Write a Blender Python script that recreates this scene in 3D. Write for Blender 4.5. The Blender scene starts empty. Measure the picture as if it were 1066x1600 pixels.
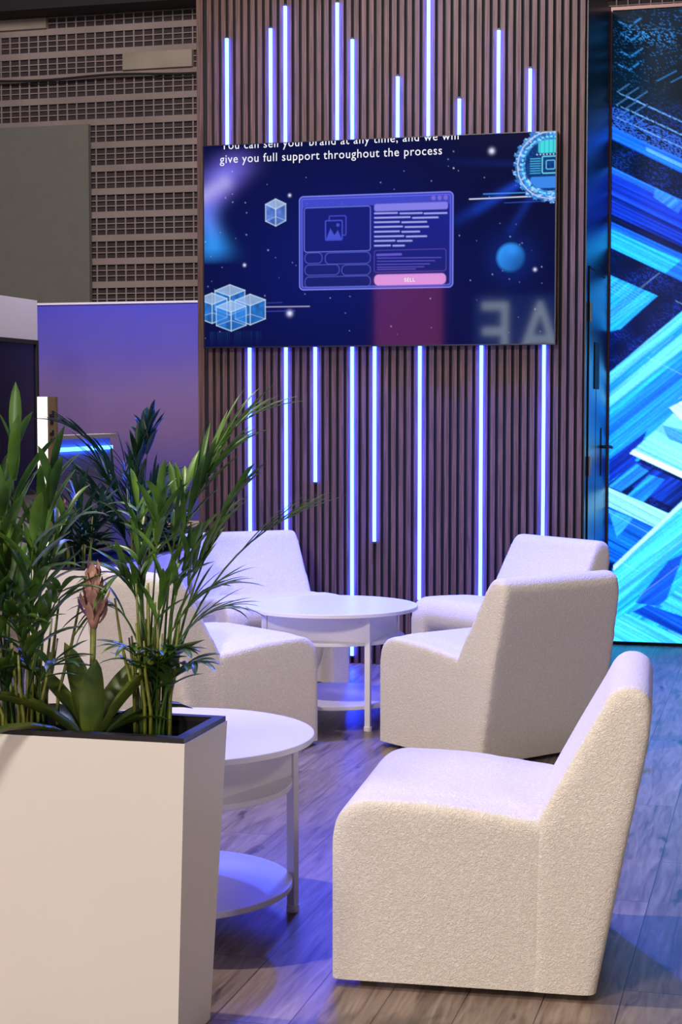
import bpy, bmesh, math, random
import numpy as np
from mathutils import Vector, Matrix

C = bpy.context.scene
COL = C.collection
PI = math.pi
TH = math.radians(15.0)          # the camera looks 15 degrees to the left of the wall's normal
F = 2600.0                       # focal length in pixels of the 1066x1600 frame
H = 1.48
PHI = math.atan(160 / F)

# ------------------------------------------------------------------ camera
cd = bpy.data.cameras.new('camera'); cam = bpy.data.objects.new('camera', cd); COL.objects.link(cam)
cam.location = (0, 0, H)
cam.rotation_euler = (PI / 2 - PHI, 0, TH)
cd.sensor_fit = 'VERTICAL'; cd.sensor_height = 36; cd.lens = 36 * F / 1600
cd.clip_start = 0.05; cd.clip_end = 200
C.camera = cam
C.view_settings.view_transform = 'Standard'; C.view_settings.look = 'None'
C.view_settings.exposure = -0.08; C.view_settings.gamma = 1.0
C.view_settings.use_curve_mapping = False

# ------------------------------------------------------------------ world and big lights
w = bpy.data.worlds.new('hall_air'); C.world = w; w.use_nodes = True
bg = w.node_tree.nodes['Background']; bg.inputs[0].default_value = (0.72, 0.62, 0.66, 1); bg.inputs[1].default_value = 0.075


def cw(x, d, z=0.0):
    """right / ahead of the camera in metres -> world"""
    return Vector((x * math.cos(TH) - d * math.sin(TH), x * math.sin(TH) + d * math.cos(TH), z))


def light(name, kind, loc, target, power, color, size=0.2, size_y=None, blend=0.3, angle=60):
    ld = bpy.data.lights.new(name, kind); ld.energy = power; ld.color = color
    if kind == 'AREA':
        ld.size = size
        if size_y: ld.shape = 'RECTANGLE'; ld.size_y = size_y
    elif kind == 'SPOT':
        ld.shadow_soft_size = size; ld.spot_size = math.radians(angle); ld.spot_blend = blend
    else:
        ld.shadow_soft_size = size
    o = bpy.data.objects.new(name, ld); COL.objects.link(o); o.location = loc
    o.rotation_euler = (Vector(target) - Vector(loc)).to_track_quat('-Z', 'Y').to_euler()
    return o


# stand's warm key and broad front light hang high left; added fills follow
light('spot_light', 'SPOT', cw(-2.4, 4.5, 6.2), cw(0.1, 5.2, 0), 1050, (1.0, 0.89, 0.77), 0.05, angle=75, blend=0.6)
light('front_light', 'AREA', cw(-3.6, -1.0, 5.7), cw(0.3, 5.0, 0.0), 370, (1.0, 0.91, 0.81), 1.3, 0.9)
light('low_front_fill', 'AREA', cw(-2.2, -2.2, 1.85), cw(0.2, 5.0, 0.4), 125, (1.0, 0.92, 0.83), 1.0, 0.5)  # low fill added behind the camera to brighten the chair sides
light('right_fill', 'AREA', cw(4.2, 0.6, 4.6), cw(0.2, 4.6, 0.4), 70, (1.0, 0.91, 0.82), 1.0, 0.8)  # dim fill added on the right to lift the planter's shaded end
light('hall_fill', 'AREA', cw(-2.0, 11.0, 8.5), cw(-6.0, 21.0, 4.0), 930, (1.0, 0.88, 0.82), 2.0, 2.0)  # area light added to brighten the far wall, no known fixture
# blue stand light over the lounge, cool top light over the slatted wall
light('blue_light', 'SPOT', cw(0.6, 8.6, 4.6), cw(0.5, 5.4, 0), 1900, (0.015, 0.06, 1.0), 0.08, angle=124, blend=0.5)
light('top_light', 'AREA', cw(-0.2, 8.3, 4.6), cw(0, 6.4, 0), 120, (0.66, 0.70, 1.0), 2.4, 1.2)
light('booth_light', 'AREA', cw(-2.2, 14.0, 4.0), cw(-2.4, 16.3, 1.6), 42, (0.78, 0.70, 1.0), 1.6, 0.6)
light('wall_wash', 'SPOT', cw(-1.2, 6.4, 6.4), (-2.2, 9.34, 3.0), 330, (1.0, 0.80, 0.70), 0.15, angle=62, blend=0.9)


# ------------------------------------------------------------------ pixel -> place
def ray(px, py):
    u = (px - 533) / F; v = (800 - py) / F
    d = math.cos(PHI) + v * math.sin(PHI); z = -math.sin(PHI) + v * math.cos(PHI)
    return cw(u, d, z)


def at_y(px, py, Y):
    r = ray(px, py); k = Y / r.y
    return Vector((r.x * k, Y, H + r.z * k))


def at_x(px, py, X):
    r = ray(px, py); k = X / r.x
    return Vector((X, r.y * k, H + r.z * k))


def at_z(px, py, z):
    r = ray(px, py); k = (z - H) / r.z
    return Vector((r.x * k, r.y * k, z))


def at_d(px, py, d):
    r = ray(px, py)
    fd = -r.x * math.sin(TH) + r.y * math.cos(TH); k = d / fd
    return Vector((r.x * k, r.y * k, H + r.z * k))


# ------------------------------------------------------------------ materials
def srgb(r, g, b):
    f = lambda c: (c / 255 / 12.92) if c / 255 <= 0.04045 else ((c / 255 + 0.055) / 1.055) ** 2.4
    return (f(r), f(g), f(b), 1.0)


def mat(name, col, rough=0.5, metal=0.0, spec=0.5, noise=0.0, nscale=20, bump=0.0, bscale=200, stretch=(1, 1, 1), coat=0.0):
    m = bpy.data.materials.new(name); m.use_nodes = True
    nt = m.node_tree; b = nt.nodes['Principled BSDF']
    b.inputs['Roughness'].default_value = rough; b.inputs['Metallic'].default_value = metal
    b.inputs['Specular IOR Level'].default_value = spec
    b.inputs['Coat Weight'].default_value = coat
    tc = nt.nodes.new('ShaderNodeTexCoord'); mp = nt.nodes.new('ShaderNodeMapping')
    mp.inputs['Scale'].default_value = stretch
    nt.links.new(tc.outputs['Object'], mp.inputs[0])
    n = nt.nodes.new('ShaderNodeTexNoise'); n.inputs['Scale'].default_value = nscale; n.inputs['Detail'].default_value = 5
    nt.links.new(mp.outputs[0], n.inputs['Vector'])
    r = nt.nodes.new('ShaderNodeValToRGB')
    r.color_ramp.elements[0].position = 0.3; r.color_ramp.elements[1].position = 0.7
    k0, k1 = 1 - noise, 1 + noise
    r.color_ramp.elements[0].color = (col[0] * k0, col[1] * k0, col[2] * k0, 1)
    r.color_ramp.elements[1].color = (min(1, col[0] * k1), min(1, col[1] * k1), min(1, col[2] * k1), 1)
    nt.links.new(n.outputs['Fac'], r.inputs[0]); nt.links.new(r.outputs[0], b.inputs['Base Color'])
    if bump:
        n2 = nt.nodes.new('ShaderNodeTexNoise'); n2.inputs['Scale'].default_value = bscale; n2.inputs['Detail'].default_value = 3
        nt.links.new(mp.outputs[0], n2.inputs['Vector'])
        bp = nt.nodes.new('ShaderNodeBump'); bp.inputs['Strength'].default_value = 1.0; bp.inputs['Distance'].default_value = bump
        nt.links.new(n2.outputs['Fac'], bp.inputs['Height']); nt.links.new(bp.outputs[0], b.inputs['Normal'])
    return m


def emis(name, col, strength=1.0, rough=0.5):
    m = bpy.data.materials.new(name); m.use_nodes = True
    b = m.node_tree.nodes['Principled BSDF']
    b.inputs['Base Color'].default_value = (0.02, 0.02, 0.02, 1); b.inputs['Roughness'].default_value = rough
    b.inputs['Emission Color'].default_value = (col[0], col[1], col[2], 1); b.inputs['Emission Strength'].default_value = strength
    return m


def attr_emis(name, strength=1.0, rough=0.12, spec=0.5, sampling='AUTO'):
    m = bpy.data.materials.new(name); m.use_nodes = True
    nt = m.node_tree; b = nt.nodes['Principled BSDF']
    b.inputs['Base Color'].default_value = (0.002, 0.002, 0.003, 1); b.inputs['Roughness'].default_value = rough
    b.inputs['Specular IOR Level'].default_value = spec
    a = nt.nodes.new('ShaderNodeAttribute'); a.attribute_name = 'picture'
    nt.links.new(a.outputs['Color'], b.inputs['Emission Color']); b.inputs['Emission Strength'].default_value = strength
    m.cycles.emission_sampling = sampling
    return m


M = {}
M['white'] = mat('white_lacquer', srgb(232, 226, 220), 0.32, noise=0.01)
M['planter_white'] = mat('planter_white', srgb(228, 220, 212), 0.5, noise=0.012, nscale=3)
M['black'] = mat('black_plastic', (0.012, 0.012, 0.014), 0.35, noise=0.1)
M['matte_black'] = mat('matte_black', (0.010, 0.010, 0.012), 0.8)
M['felt'] = mat('black_felt', (0.022, 0.022, 0.026), 0.95, noise=0.2, nscale=200)
M['soil'] = mat('soil', (0.012, 0.010, 0.009), 0.95, noise=0.5, nscale=60, bump=0.004, bscale=120)
M['hallstone'] = mat('weathered_concrete', srgb(150, 136, 134), 0.9, noise=0.22, nscale=0.9, bump=0.01, bscale=12)
M['halldark'] = mat('dark_opening', srgb(62, 52, 56), 0.9, noise=0.25, nscale=3)
M['hallpanel'] = mat('grey_fabric_panel', srgb(116, 116, 110), 0.95, noise=0.05, nscale=6)
M['patch'] = mat('rendered_patch', srgb(158, 148, 136), 0.9, noise=0.16, nscale=1.5)
M['beam'] = mat('dark_beam', srgb(34, 30, 34), 0.8)
M['partition'] = mat('partition_white', srgb(205, 200, 215), 0.7)
M['navy'] = mat('dark_navy_glass', srgb(22, 22, 50), 0.25)
M['steel'] = mat('hinge_steel', srgb(200, 200, 205), 0.3, metal=0.9)
M['return'] = mat('dark_blue_panel', srgb(20, 22, 32), 0.30, noise=0.15, nscale=6, stretch=(8, 8, 0.4))
M['stem'] = mat('palm_stem', srgb(120, 125, 50), 0.45, noise=0.3, nscale=12, stretch=(1, 1, 3))
M['flower'] = mat('pink_bract', srgb(178, 132, 122), 0.6, noise=0.25, nscale=40)
M['beige'] = mat('carton_beige', srgb(190, 165, 130), 0.7)
M['ink'] = mat('ink_print', srgb(50, 45, 80), 0.7)
M['led'] = emis('blue_led', (0.80, 2.2, 60.0), 1.0)
M['counterled'] = emis('cyan_led', (0.35, 1.4, 7.0), 1.2)
M['lit'] = emis('lit_white_acrylic', (1.0, 0.93, 0.84), 1.7)
M['tvframe'] = mat('tv_bezel', (0.01, 0.01, 0.014), 0.3)


def leaf_mat(name, c0, c1):
    m = bpy.data.materials.new(name); m.use_nodes = True
    nt = m.node_tree; b = nt.nodes['Principled BSDF']
    n = nt.nodes.new('ShaderNodeTexNoise'); n.inputs['Scale'].default_value = 7
    tc = nt.nodes.new('ShaderNodeTexCoord'); nt.links.new(tc.outputs['Object'], n.inputs['Vector'])
    r = nt.nodes.new('ShaderNodeValToRGB'); r.color_ramp.elements[0].position = 0.35; r.color_ramp.elements[1].position = 0.65
    r.color_ramp.elements[0].color = c0; r.color_ramp.elements[1].color = c1
    nt.links.new(n.outputs['Fac'], r.inputs[0]); nt.links.new(r.outputs[0], b.inputs['Base Color'])
    b.inputs['Roughness'].default_value = 0.36
    tr = nt.nodes.new('ShaderNodeBsdfTranslucent'); nt.links.new(r.outputs[0], tr.inputs[0])
    mx = nt.nodes.new('ShaderNodeMixShader'); mx.inputs[0].default_value = 0.22
    nt.links.new(b.outputs[0], mx.inputs[1]); nt.links.new(tr.outputs[0], mx.inputs[2])
    nt.links.new(mx.outputs[0], nt.nodes['Material Output'].inputs[0])
    return m


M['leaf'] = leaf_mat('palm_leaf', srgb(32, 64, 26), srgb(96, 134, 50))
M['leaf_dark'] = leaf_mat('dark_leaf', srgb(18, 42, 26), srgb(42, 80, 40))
M['leaf_brom'] = leaf_mat('bromeliad_leaf', srgb(62, 84, 30), srgb(120, 132, 52))


def boucle():
    m = bpy.data.materials.new('cream_boucle'); m.use_nodes = True
    nt = m.node_tree; b = nt.nodes['Principled BSDF']
    tc = nt.nodes.new('ShaderNodeTexCoord')
    v = nt.nodes.new('ShaderNodeTexVoronoi'); v.inputs['Scale'].default_value = 300; v.feature = 'SMOOTH_F1'
    n0 = nt.nodes.new('ShaderNodeTexNoise'); n0.inputs['Scale'].default_value = 40
    nt.links.new(tc.outputs['Object'], n0.inputs['Vector'])
    mixv = nt.nodes.new('ShaderNodeMix'); mixv.data_type = 'VECTOR'; mixv.inputs[0].default_value = 0.03
    nt.links.new(tc.outputs['Object'], mixv.inputs[4]); nt.links.new(n0.outputs['Color'], mixv.inputs[5])
    nt.links.new(mixv.outputs[1], v.inputs['Vector'])
    n = nt.nodes.new('ShaderNodeTexNoise'); n.inputs['Scale'].default_value = 130; n.inputs['Detail'].default_value = 4
    nt.links.new(tc.outputs['Object'], n.inputs['Vector'])
    ad = nt.nodes.new('ShaderNodeMath'); ad.operation = 'SUBTRACT'
    nt.links.new(n.outputs['Fac'], ad.inputs[0]); nt.links.new(v.outputs['Distance'], ad.inputs[1])
    bp = nt.nodes.new('ShaderNodeBump'); bp.inputs['Strength'].default_value = 0.75; bp.inputs['Distance'].default_value = 0.0032
    nt.links.new(ad.outputs[0], bp.inputs['Height']); nt.links.new(bp.outputs[0], b.inputs['Normal'])
    r = nt.nodes.new('ShaderNodeValToRGB'); r.color_ramp.elements[0].position = 0.0; r.color_ramp.elements[1].position = 0.5
    r.color_ramp.elements[0].color = srgb(222, 212, 200); r.color_ramp.elements[1].color = srgb(242, 235, 226)
    nt.links.new(ad.outputs[0], r.inputs[0]); nt.links.new(r.outputs[0], b.inputs['Base Color'])
    b.inputs['Roughness'].default_value = 0.95; b.inputs['Specular IOR Level'].default_value = 0.15
    b.inputs['Sheen Weight'].default_value = 0.25; b.inputs['Sheen Roughness'].default_value = 0.5
    return m


M['boucle'] = boucle()


def walnut():
    m = bpy.data.materials.new('walnut_slat'); m.use_nodes = True
    nt = m.node_tree; b = nt.nodes['Principled BSDF']
    tc = nt.nodes.new('ShaderNodeTexCoord'); mp = nt.nodes.new('ShaderNodeMapping'); mp.inputs['Scale'].default_value = (90, 90, 2.6)
    nt.links.new(tc.outputs['Object'], mp.inputs[0])
    n = nt.nodes.new('ShaderNodeTexNoise'); n.inputs['Scale'].default_value = 1.6; n.inputs['Detail'].default_value = 6; n.inputs['Distortion'].default_value = 0.8
    nt.links.new(mp.outputs[0], n.inputs['Vector'])
    r = nt.nodes.new('ShaderNodeValToRGB'); r.color_ramp.elements[0].position = 0.32; r.color_ramp.elements[1].position = 0.68
    r.color_ramp.elements[0].color = srgb(72, 49, 42); r.color_ramp.elements[1].color = srgb(126, 93, 82)
    nt.links.new(n.outputs['Fac'], r.inputs[0]); nt.links.new(r.outputs[0], b.inputs['Base Color'])
    b.inputs['Roughness'].default_value = 0.5
    return m


M['walnut'] = walnut()


def floor_mat():
    m = bpy.data.materials.new('grey_oak_planks'); m.use_nodes = True
    nt = m.node_tree; L = nt.links; b = nt.nodes['Principled BSDF']
    tc = nt.nodes.new('ShaderNodeTexCoord')
    mp = nt.nodes.new('ShaderNodeMapping'); mp.inputs['Rotation'].default_value = (0, 0, PI / 2)
    L.new(tc.outputs['Object'], mp.inputs[0])
    br = nt.nodes.new('ShaderNodeTexBrick'); br.offset = 0.37
    br.inputs['Scale'].default_value = 1.0; br.inputs['Brick Width'].default_value = 1.25; br.inputs['Row Height'].default_value = 0.19
    br.inputs['Mortar Size'].default_value = 0.0016; br.inputs['Mortar Smooth'].default_value = 0.1
    br.inputs['Color1'].default_value = (0.25, 0.25, 0.25, 1); br.inputs['Color2'].default_value = (0.75, 0.75, 0.75, 1)
    br.inputs['Mortar'].default_value = (0, 0, 0, 1)
    L.new(mp.outputs[0], br.inputs['Vector'])
    mp2 = nt.nodes.new('ShaderNodeMapping'); mp2.inputs['Scale'].default_value = (14, 1.3, 1)
    L.new(tc.outputs['Object'], mp2.inputs[0])
    va = nt.nodes.new('ShaderNodeVectorMath'); va.operation = 'ADD'
    L.new(mp2.outputs[0], va.inputs[0]); L.new(br.outputs['Color'], va.inputs[1])
    n = nt.nodes.new('ShaderNodeTexNoise'); n.inputs['Scale'].default_value = 2.2; n.inputs['Detail'].default_value = 8; n.inputs['Distortion'].default_value = 1.4
    L.new(va.outputs[0], n.inputs['Vector'])
    r = nt.nodes.new('ShaderNodeValToRGB')
    e = r.color_ramp.elements; e[0].position = 0.22; e[0].color = srgb(62, 50, 45); e[1].position = 0.75; e[1].color = srgb(152, 134, 122)
    x = r.color_ramp.elements.new(0.42); x.color = srgb(114, 96, 86)
    L.new(n.outputs['Fac'], r.inputs[0])
    # knots
    mp3 = nt.nodes.new('ShaderNodeMapping'); mp3.inputs['Scale'].default_value = (7, 2.2, 1)
    L.new(tc.outputs['Object'], mp3.inputs[0])
    n3 = nt.nodes.new('ShaderNodeTexNoise'); n3.inputs['Scale'].default_value = 1.3; n3.inputs['Detail'].default_value = 5; n3.inputs['Distortion'].default_value = 0.6
    L.new(mp3.outputs[0], n3.inputs['Vector'])
    r3 = nt.nodes.new('ShaderNodeValToRGB'); r3.color_ramp.elements[0].position = 0.31; r3.color_ramp.elements[0].color = (0.22, 0.20, 0.20, 1)
    r3.color_ramp.elements[1].position = 0.38; r3.color_ramp.elements[1].color = (1, 1, 1, 1)
    L.new(n3.outputs['Fac'], r3.inputs[0])
    mu = nt.nodes.new('ShaderNodeMix'); mu.data_type = 'RGBA'; mu.blend_type = 'MULTIPLY'; mu.inputs[0].default_value = 1
    L.new(r.outputs[0], mu.inputs[6]); L.new(r3.outputs[0], mu.inputs[7])
    # plank tone and seams
    tone = nt.nodes.new('ShaderNodeMapRange'); tone.inputs[1].default_value = 0.25; tone.inputs[2].default_value = 0.75
    tone.inputs[3].default_value = 0.82; tone.inputs[4].default_value = 1.1
    L.new(br.outputs['Color'], tone.inputs[0])
    seam = nt.nodes.new('ShaderNodeMath'); seam.operation = 'MULTIPLY_ADD'; seam.inputs[1].default_value = -0.75; seam.inputs[2].default_value = 1.0
    L.new(br.outputs['Fac'], seam.inputs[0])
    tt = nt.nodes.new('ShaderNodeMath'); tt.operation = 'MULTIPLY'; L.new(tone.outputs[0], tt.inputs[0]); L.new(seam.outputs[0], tt.inputs[1])
    sc = nt.nodes.new('ShaderNodeVectorMath'); sc.operation = 'SCALE'; L.new(mu.outputs[2], sc.inputs[0]); L.new(tt.outputs[0], sc.inputs['Scale'])
    L.new(sc.outputs[0], b.inputs['Base Color'])
    b.inputs['Roughness'].default_value = 0.36
    bp = nt.nodes.new('ShaderNodeBump'); bp.inputs['Strength'].default_value = 0.35; bp.inputs['Distance'].default_value = 0.002
    L.new(tt.outputs[0], bp.inputs['Height']); L.new(bp.outputs[0], b.inputs['Normal'])
    return m


M['floor'] = floor_mat()


def booth_mat():
    """printed wall: blue at the top, mauve band in the middle, blue again below"""
    m = bpy.data.materials.new('blue_mauve_print'); m.use_nodes = True
    nt = m.node_tree; L = nt.links; b = nt.nodes['Principled BSDF']
    tc = nt.nodes.new('ShaderNodeTexCoord'); sp = nt.nodes.new('ShaderNodeSeparateXYZ'); L.new(tc.outputs['Object'], sp.inputs[0])
    n = nt.nodes.new('ShaderNodeTexNoise'); n.inputs['Scale'].default_value = 1.2; L.new(tc.outputs['Object'], n.inputs['Vector'])
    a = nt.nodes.new('ShaderNodeMath'); a.operation = 'MULTIPLY_ADD'; a.inputs[1].default_value = 0.35; L.new(n.outputs['Fac'], a.inputs[0]); L.new(sp.outputs['Z'], a.inputs[2])
    mr = nt.nodes.new('ShaderNodeMapRange'); mr.inputs[1].default_value = 0.1; mr.inputs[2].default_value = 2.75; L.new(a.outputs[0], mr.inputs[0])
    r = nt.nodes.new('ShaderNodeValToRGB'); e = r.color_ramp.elements
    e[0].position = 0.0; e[0].color = srgb(50, 60, 150); e[1].position = 1.0; e[1].color = srgb(62, 62, 180)
    for p, c in ((0.30, (70, 60, 150)), (0.52, (112, 90, 140)), (0.66, (112, 92, 150)), (0.80, (86, 76, 168))):
        q = e.new(p); q.color = srgb(*c)
    L.new(mr.outputs[0], r.inputs[0]); L.new(r.outputs[0], b.inputs['Base Color']); b.inputs['Roughness'].default_value = 0.75
    return m


M['booth'] = booth_mat()

# ------------------------------------------------------------------ builders


def tag(o, label=None, cat=None, group=None, kind=None):
    if label: o['label'] = label
    if cat: o['category'] = cat
    if group: o['group'] = group
    if kind: o['kind'] = kind
    return o


def empty(name, loc=(0, 0, 0), rz=0.0):
    o = bpy.data.objects.new(name, None); COL.objects.link(o); o.location = loc; o.rotation_euler = (0, 0, rz)
    o.empty_display_size = 0.1
    return o


def link(name, me, parent=None, m=None, smooth=False):
    o = bpy.data.objects.new(name, me); COL.objects.link(o)
    if m: me.materials.append(m)
    if smooth: me.polygons.foreach_set('use_smooth', [True] * len(me.polygons))
    if parent: o.parent = parent
    return o


class MB:
    def __init__(s): s.v = []; s.f = []

    def box(s, x0, x1, y0, y1, z0, z1, mtx=None):
        n = len(s.v)
        p = [(x0, y0, z0), (x1, y0, z0), (x1, y1, z0), (x0, y1, z0), (x0, y0, z1), (x1, y0, z1), (x1, y1, z1), (x0, y1, z1)]
        if mtx is not None: p = [tuple(mtx @ Vector(q)) for q in p]
        s.v += p
        s.f += [tuple(n + i for i in q) for q in ((0, 3, 2, 1), (4, 5, 6, 7), (0, 1, 5, 4), (1, 2, 6, 5), (2, 3, 7, 6), (3, 0, 4, 7))]
        return s

    def prism(s, poly, axis, a0, a1):
        """poly: list of 2D points; axis 'x','y','z' extruded a0..a1"""
        n = len(s.v); k = len(poly)
        def P(p, a): return {'x': (a, p[0], p[1]), 'y': (p[0], a, p[1]), 'z': (p[0], p[1], a)}[axis]
        s.v += [P(p, a0) for p in poly] + [P(p, a1) for p in poly]
        s.f.append(tuple(n + i for i in range(k))); s.f.append(tuple(n + k + i for i in reversed(range(k))))
        for i in range(k):
            j = (i + 1) % k; s.f.append((n + i, n + k + i, n + k + j, n + j))
        return s

    def tube(s, pts, rads, seg=8, cap=True):
        n0 = len(s.v); pts = [Vector(p) for p in pts]
        if not hasattr(rads, '__len__'): rads = [rads] * len(pts)
        up = Vector((0.13, 0.31, 0.94)).normalized()
        for i, p in enumerate(pts):
            t = (pts[min(i + 1, len(pts) - 1)] - pts[max(i - 1, 0)]).normalized()
            a = t.cross(up)
            if a.length < 1e-3: a = t.cross(Vector((1, 0, 0)))
            a.normalize(); b = t.cross(a).normalized()
            for k in range(seg):
                g = 2 * PI * k / seg
                s.v.append(tuple(p + (a * math.cos(g) + b * math.sin(g)) * rads[i]))
        for i in range(len(pts) - 1):
            for k in range(seg):
                q = n0 + i * seg + k; r = n0 + i * seg + (k + 1) % seg
                s.f.append((q, r, r + seg, q + seg))
        if cap:
            s.f.append(tuple(n0 + k for k in range(seg))); s.f.append(tuple(n0 + (len(pts) - 1) * seg + k for k in reversed(range(seg))))
        return s

    def disc(s, r, z0, z1, seg=96, bev=0.0015, cx=0, cy=0):
        n0 = len(s.v)
        rings = [(r - bev, z0), (r, z0 + bev), (r, z1 - bev), (r - bev, z1)]
        for rr, zz in rings:
            for k in range(seg):
                g = 2 * PI * k / seg; s.v.append((cx + rr * math.cos(g), cy + rr * math.sin(g), zz))
        for i in range(3):
            for k in range(seg):
                q = n0 + i * seg + k; t = n0 + i * seg + (k + 1) % seg
                s.f.append((q, t, t + seg, q + seg))
        s.f.append(tuple(n0 + k for k in reversed(range(seg)))); s.f.append(tuple(n0 + 3 * seg + k for k in range(seg)))
        return s

    def build(s, name, m, parent=None, smooth=False, bevel=0.0):
        me = bpy.data.meshes.new(name); me.from_pydata(s.v, [], s.f); me.update()
        bm = bmesh.new(); bm.from_mesh(me); bmesh.ops.recalc_face_normals(bm, faces=bm.faces)
        if bevel: bmesh.ops.bevel(bm, geom=bm.edges[:], offset=bevel, segments=2, affect='EDGES', profile=0.6)
        bm.to_mesh(me); bm.free()
        return link(name, me, parent, m, smooth)


def struct(o): o['kind'] = 'structure'; return o


# ------------------------------------------------------------------ setting
WY = 9.337                       # front of the slatted wall
WX0 = at_y(313, 640, WY).x; WX1 = at_y(912, 640, WY).x
SY = WY + 1.2                    # plane of the big LED wall
WTOP = 3.94
struct(MB().box(-16, 8, -8, 26, -0.05, 0).build('floor', M['floor']))

# slatted wall: black felt backing, 51 walnut slats
sl = MB(); N = 51; pitch = (WX1 - WX0) / N
sw = pitch * 0.60
for i in range(N):
    x0 = WX0 + i * pitch + (pitch - sw) / 2
    if i == 0: x0 = WX0
    sl.box(x0, x0 + sw, WY, WY + 0.022, 0.0, WTOP)
wall = struct(MB().box(WX0 + 0.002, WX1, WY + 0.0225, SY + 0.25, 0, WTOP).build('wall_back', M['felt']))
o = sl.build('slats', M['walnut'], wall)
# left end cheek of the box in walnut
MB().box(WX0 - 0.012, WX0, WY + 0.0, SY + 0.25, 0, WTOP).build('end_panel', M['walnut'], wall)


def gapx(px):
    x = at_y(px, 640, WY).x
    i = round((x - WX0) / pitch)
    return WX0 + i * pitch


TVZ = [at_y(317, 228, WY - 0.06).z, at_y(318, 544, WY - 0.06).z]
lab_up = {362: 'long blue LED strip above the screen, nearest its left end', 422: 'blue LED strip above the screen, second from the left end',
          445: 'tall blue LED strip above the screen, third from the left end', 527: 'tall blue LED strip above the screen, over the word brand',
          549: 'blue LED strip just right of the tall one over the word brand', 620: 'medium short blue LED strip above the middle of the screen',
          667: 'tallest blue LED strip, running out of the top of the frame', 716: 'shortest blue LED strip, a stub above the screen',
          776: 'tall blue LED strip above the screen, second from its right end', 825: 'medium blue LED strip above the screen, nearest its right end'}
tops = {362: 60, 422: 45, 445: 10, 527: 5, 549: 62, 620: 120, 667: -40, 716: 155, 776: 48, 825: 108}
for px in tops:
    x = gapx(px); zt = at_y(px, tops[px], WY).z
    t = empty('led_strip', (x, WY, at_y(px, 222 - (px - 317) / 553 * 20, WY).z - 0.03))
    tag(t, lab_up[px], 'light strip', 'LED strips set between the wall slats')
    z0 = t.location.z
    MB().box(-0.0086, 0.0086, -0.013, 0.016, 0, zt - z0).build('diffuser', M['led'], t)
    MB().box(-0.0082, 0.0082, 0.016, 0.022, 0, zt - z0 + 0.012).build('channel', M['black'], t)
    MB().box(-0.0082, 0.0082, -0.010, 0.016, zt - z0, zt - z0 + 0.012).build('end_cap', M['black'], t)
lab_lo = {390: 'blue LED strip below the screen, leftmost, ending behind an armchair back', 446: 'blue LED strip below the screen, second from left, meeting the armchair corner',
          492: 'short blue LED strip below the screen, third from left', 549: 'longest blue LED strip below the screen, passing behind the round table',
          585: 'blue LED strip below the screen ending in mid wall, above the round table', 655: 'blue LED strip ending just above the right edge of the round table',
          752: 'blue LED strip below the screen, second from the right', 850: 'blue LED strip below the screen, rightmost, above the far armchair'}
bots = {390: 900, 446: 900, 492: 753, 549: 1024, 585: 846, 655: 937, 752: 945, 850: 905}
for px in bots:
    x = gapx(px); zb = at_y(px, bots[px], WY).z; zt = TVZ[1] + 0.06
    t = empty('led_strip', (x, WY, zb)); tag(t, lab_lo[px], 'light strip', 'LED strips set between the wall slats')
    MB().box(-0.0086, 0.0086, -0.013, 0.016, 0, zt - zb).build('diffuser', M['led'], t)
    MB().box(-0.0082, 0.0082, 0.016, 0.022, -0.012, zt - zb).build('channel', M['black'], t)
    MB().box(-0.0082, 0.0082, -0.010, 0.016, -0.012, 0).build('end_cap', M['black'], t)

# dark return wall with a flush door
RX = WX1 + 0.006
struct(MB().box(WX1 + 0.0005, RX, WY + 0.020, SY + 0.02, 0, WTOP).build('wall_return', M['return']))
y0, y1 = at_x(918, 640, RX).y, at_x(942, 640, RX).y
dz = 2.275
door = struct(empty('door_1', (RX, (y0 + y1) / 2, 0))); hw = (y1 - y0) / 2
MB().box(0.0005, 0.006, -hw, hw, 0.01, dz).build('door_leaf', M['return'], door)
MB().box(0.0005, 0.0085, -hw - 0.012, -hw - 0.002, 0.0, dz + 0.012).box(0.0005, 0.0085, -hw - 0.012, hw + 0.01, dz + 0.002, dz + 0.012).build('door_gap', M['matte_black'], door)
for z in (2.03, 1.16, 0.25):
    h = MB()
    for k in range(5): h.tube([(0.014, -hw - 0.006, z - 0.055 + k * 0.022), (0.014, -hw - 0.006, z - 0.036 + k * 0.022)], 0.009, 10)
    h.tube([(0.014, -hw - 0.006, z - 0.056), (0.014, -hw - 0.006, z + 0.055)], 0.0075, 10)
    tag(h.build('hinge', M['steel'], door), 'bright steel door hinge')
ya, yb = at_x(926, 640, RX).y - door.location.y, at_x(933, 640, RX).y - door.location.y
MB().box(0.006, 0.012, ya, yb, 1.60, 1.87).build('door_plate', M['matte_black'], door)
MB().box(0.006, 0.0075, (ya + yb) / 2 - 0.003, (ya + yb) / 2 + 0.003, 0.1, 1.60).build('panel_joint', M['matte_black'], door)
hy = hw - 0.14
MB().box(0.006, 0.012, hy - 0.02, hy + 0.02, 1.08, 1.37).build('lock_plate', M['black'], door)
MB().tube([(0.01, hy, 1.255), (0.055, hy, 1.255), (0.062, hy + 0.01, 1.255), (0.062, hy + 0.10, 1.25)], 0.010, 10).build('door_handle', M['black'], door)

# ------------------------------------------------------------------ painting helpers for the two displays
rng = np.random.default_rng(7)


def lin(c): return np.array(srgb(*c)[:3])


def vnoise1(x, seed, n=4096):
    r = np.random.default_rng(seed).random(n)
    i = np.floor(x).astype(int); f = x - i; f = f * f * (3 - 2 * f)
    return r[i % n] * (1 - f) + r[(i + 1) % n] * f


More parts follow.
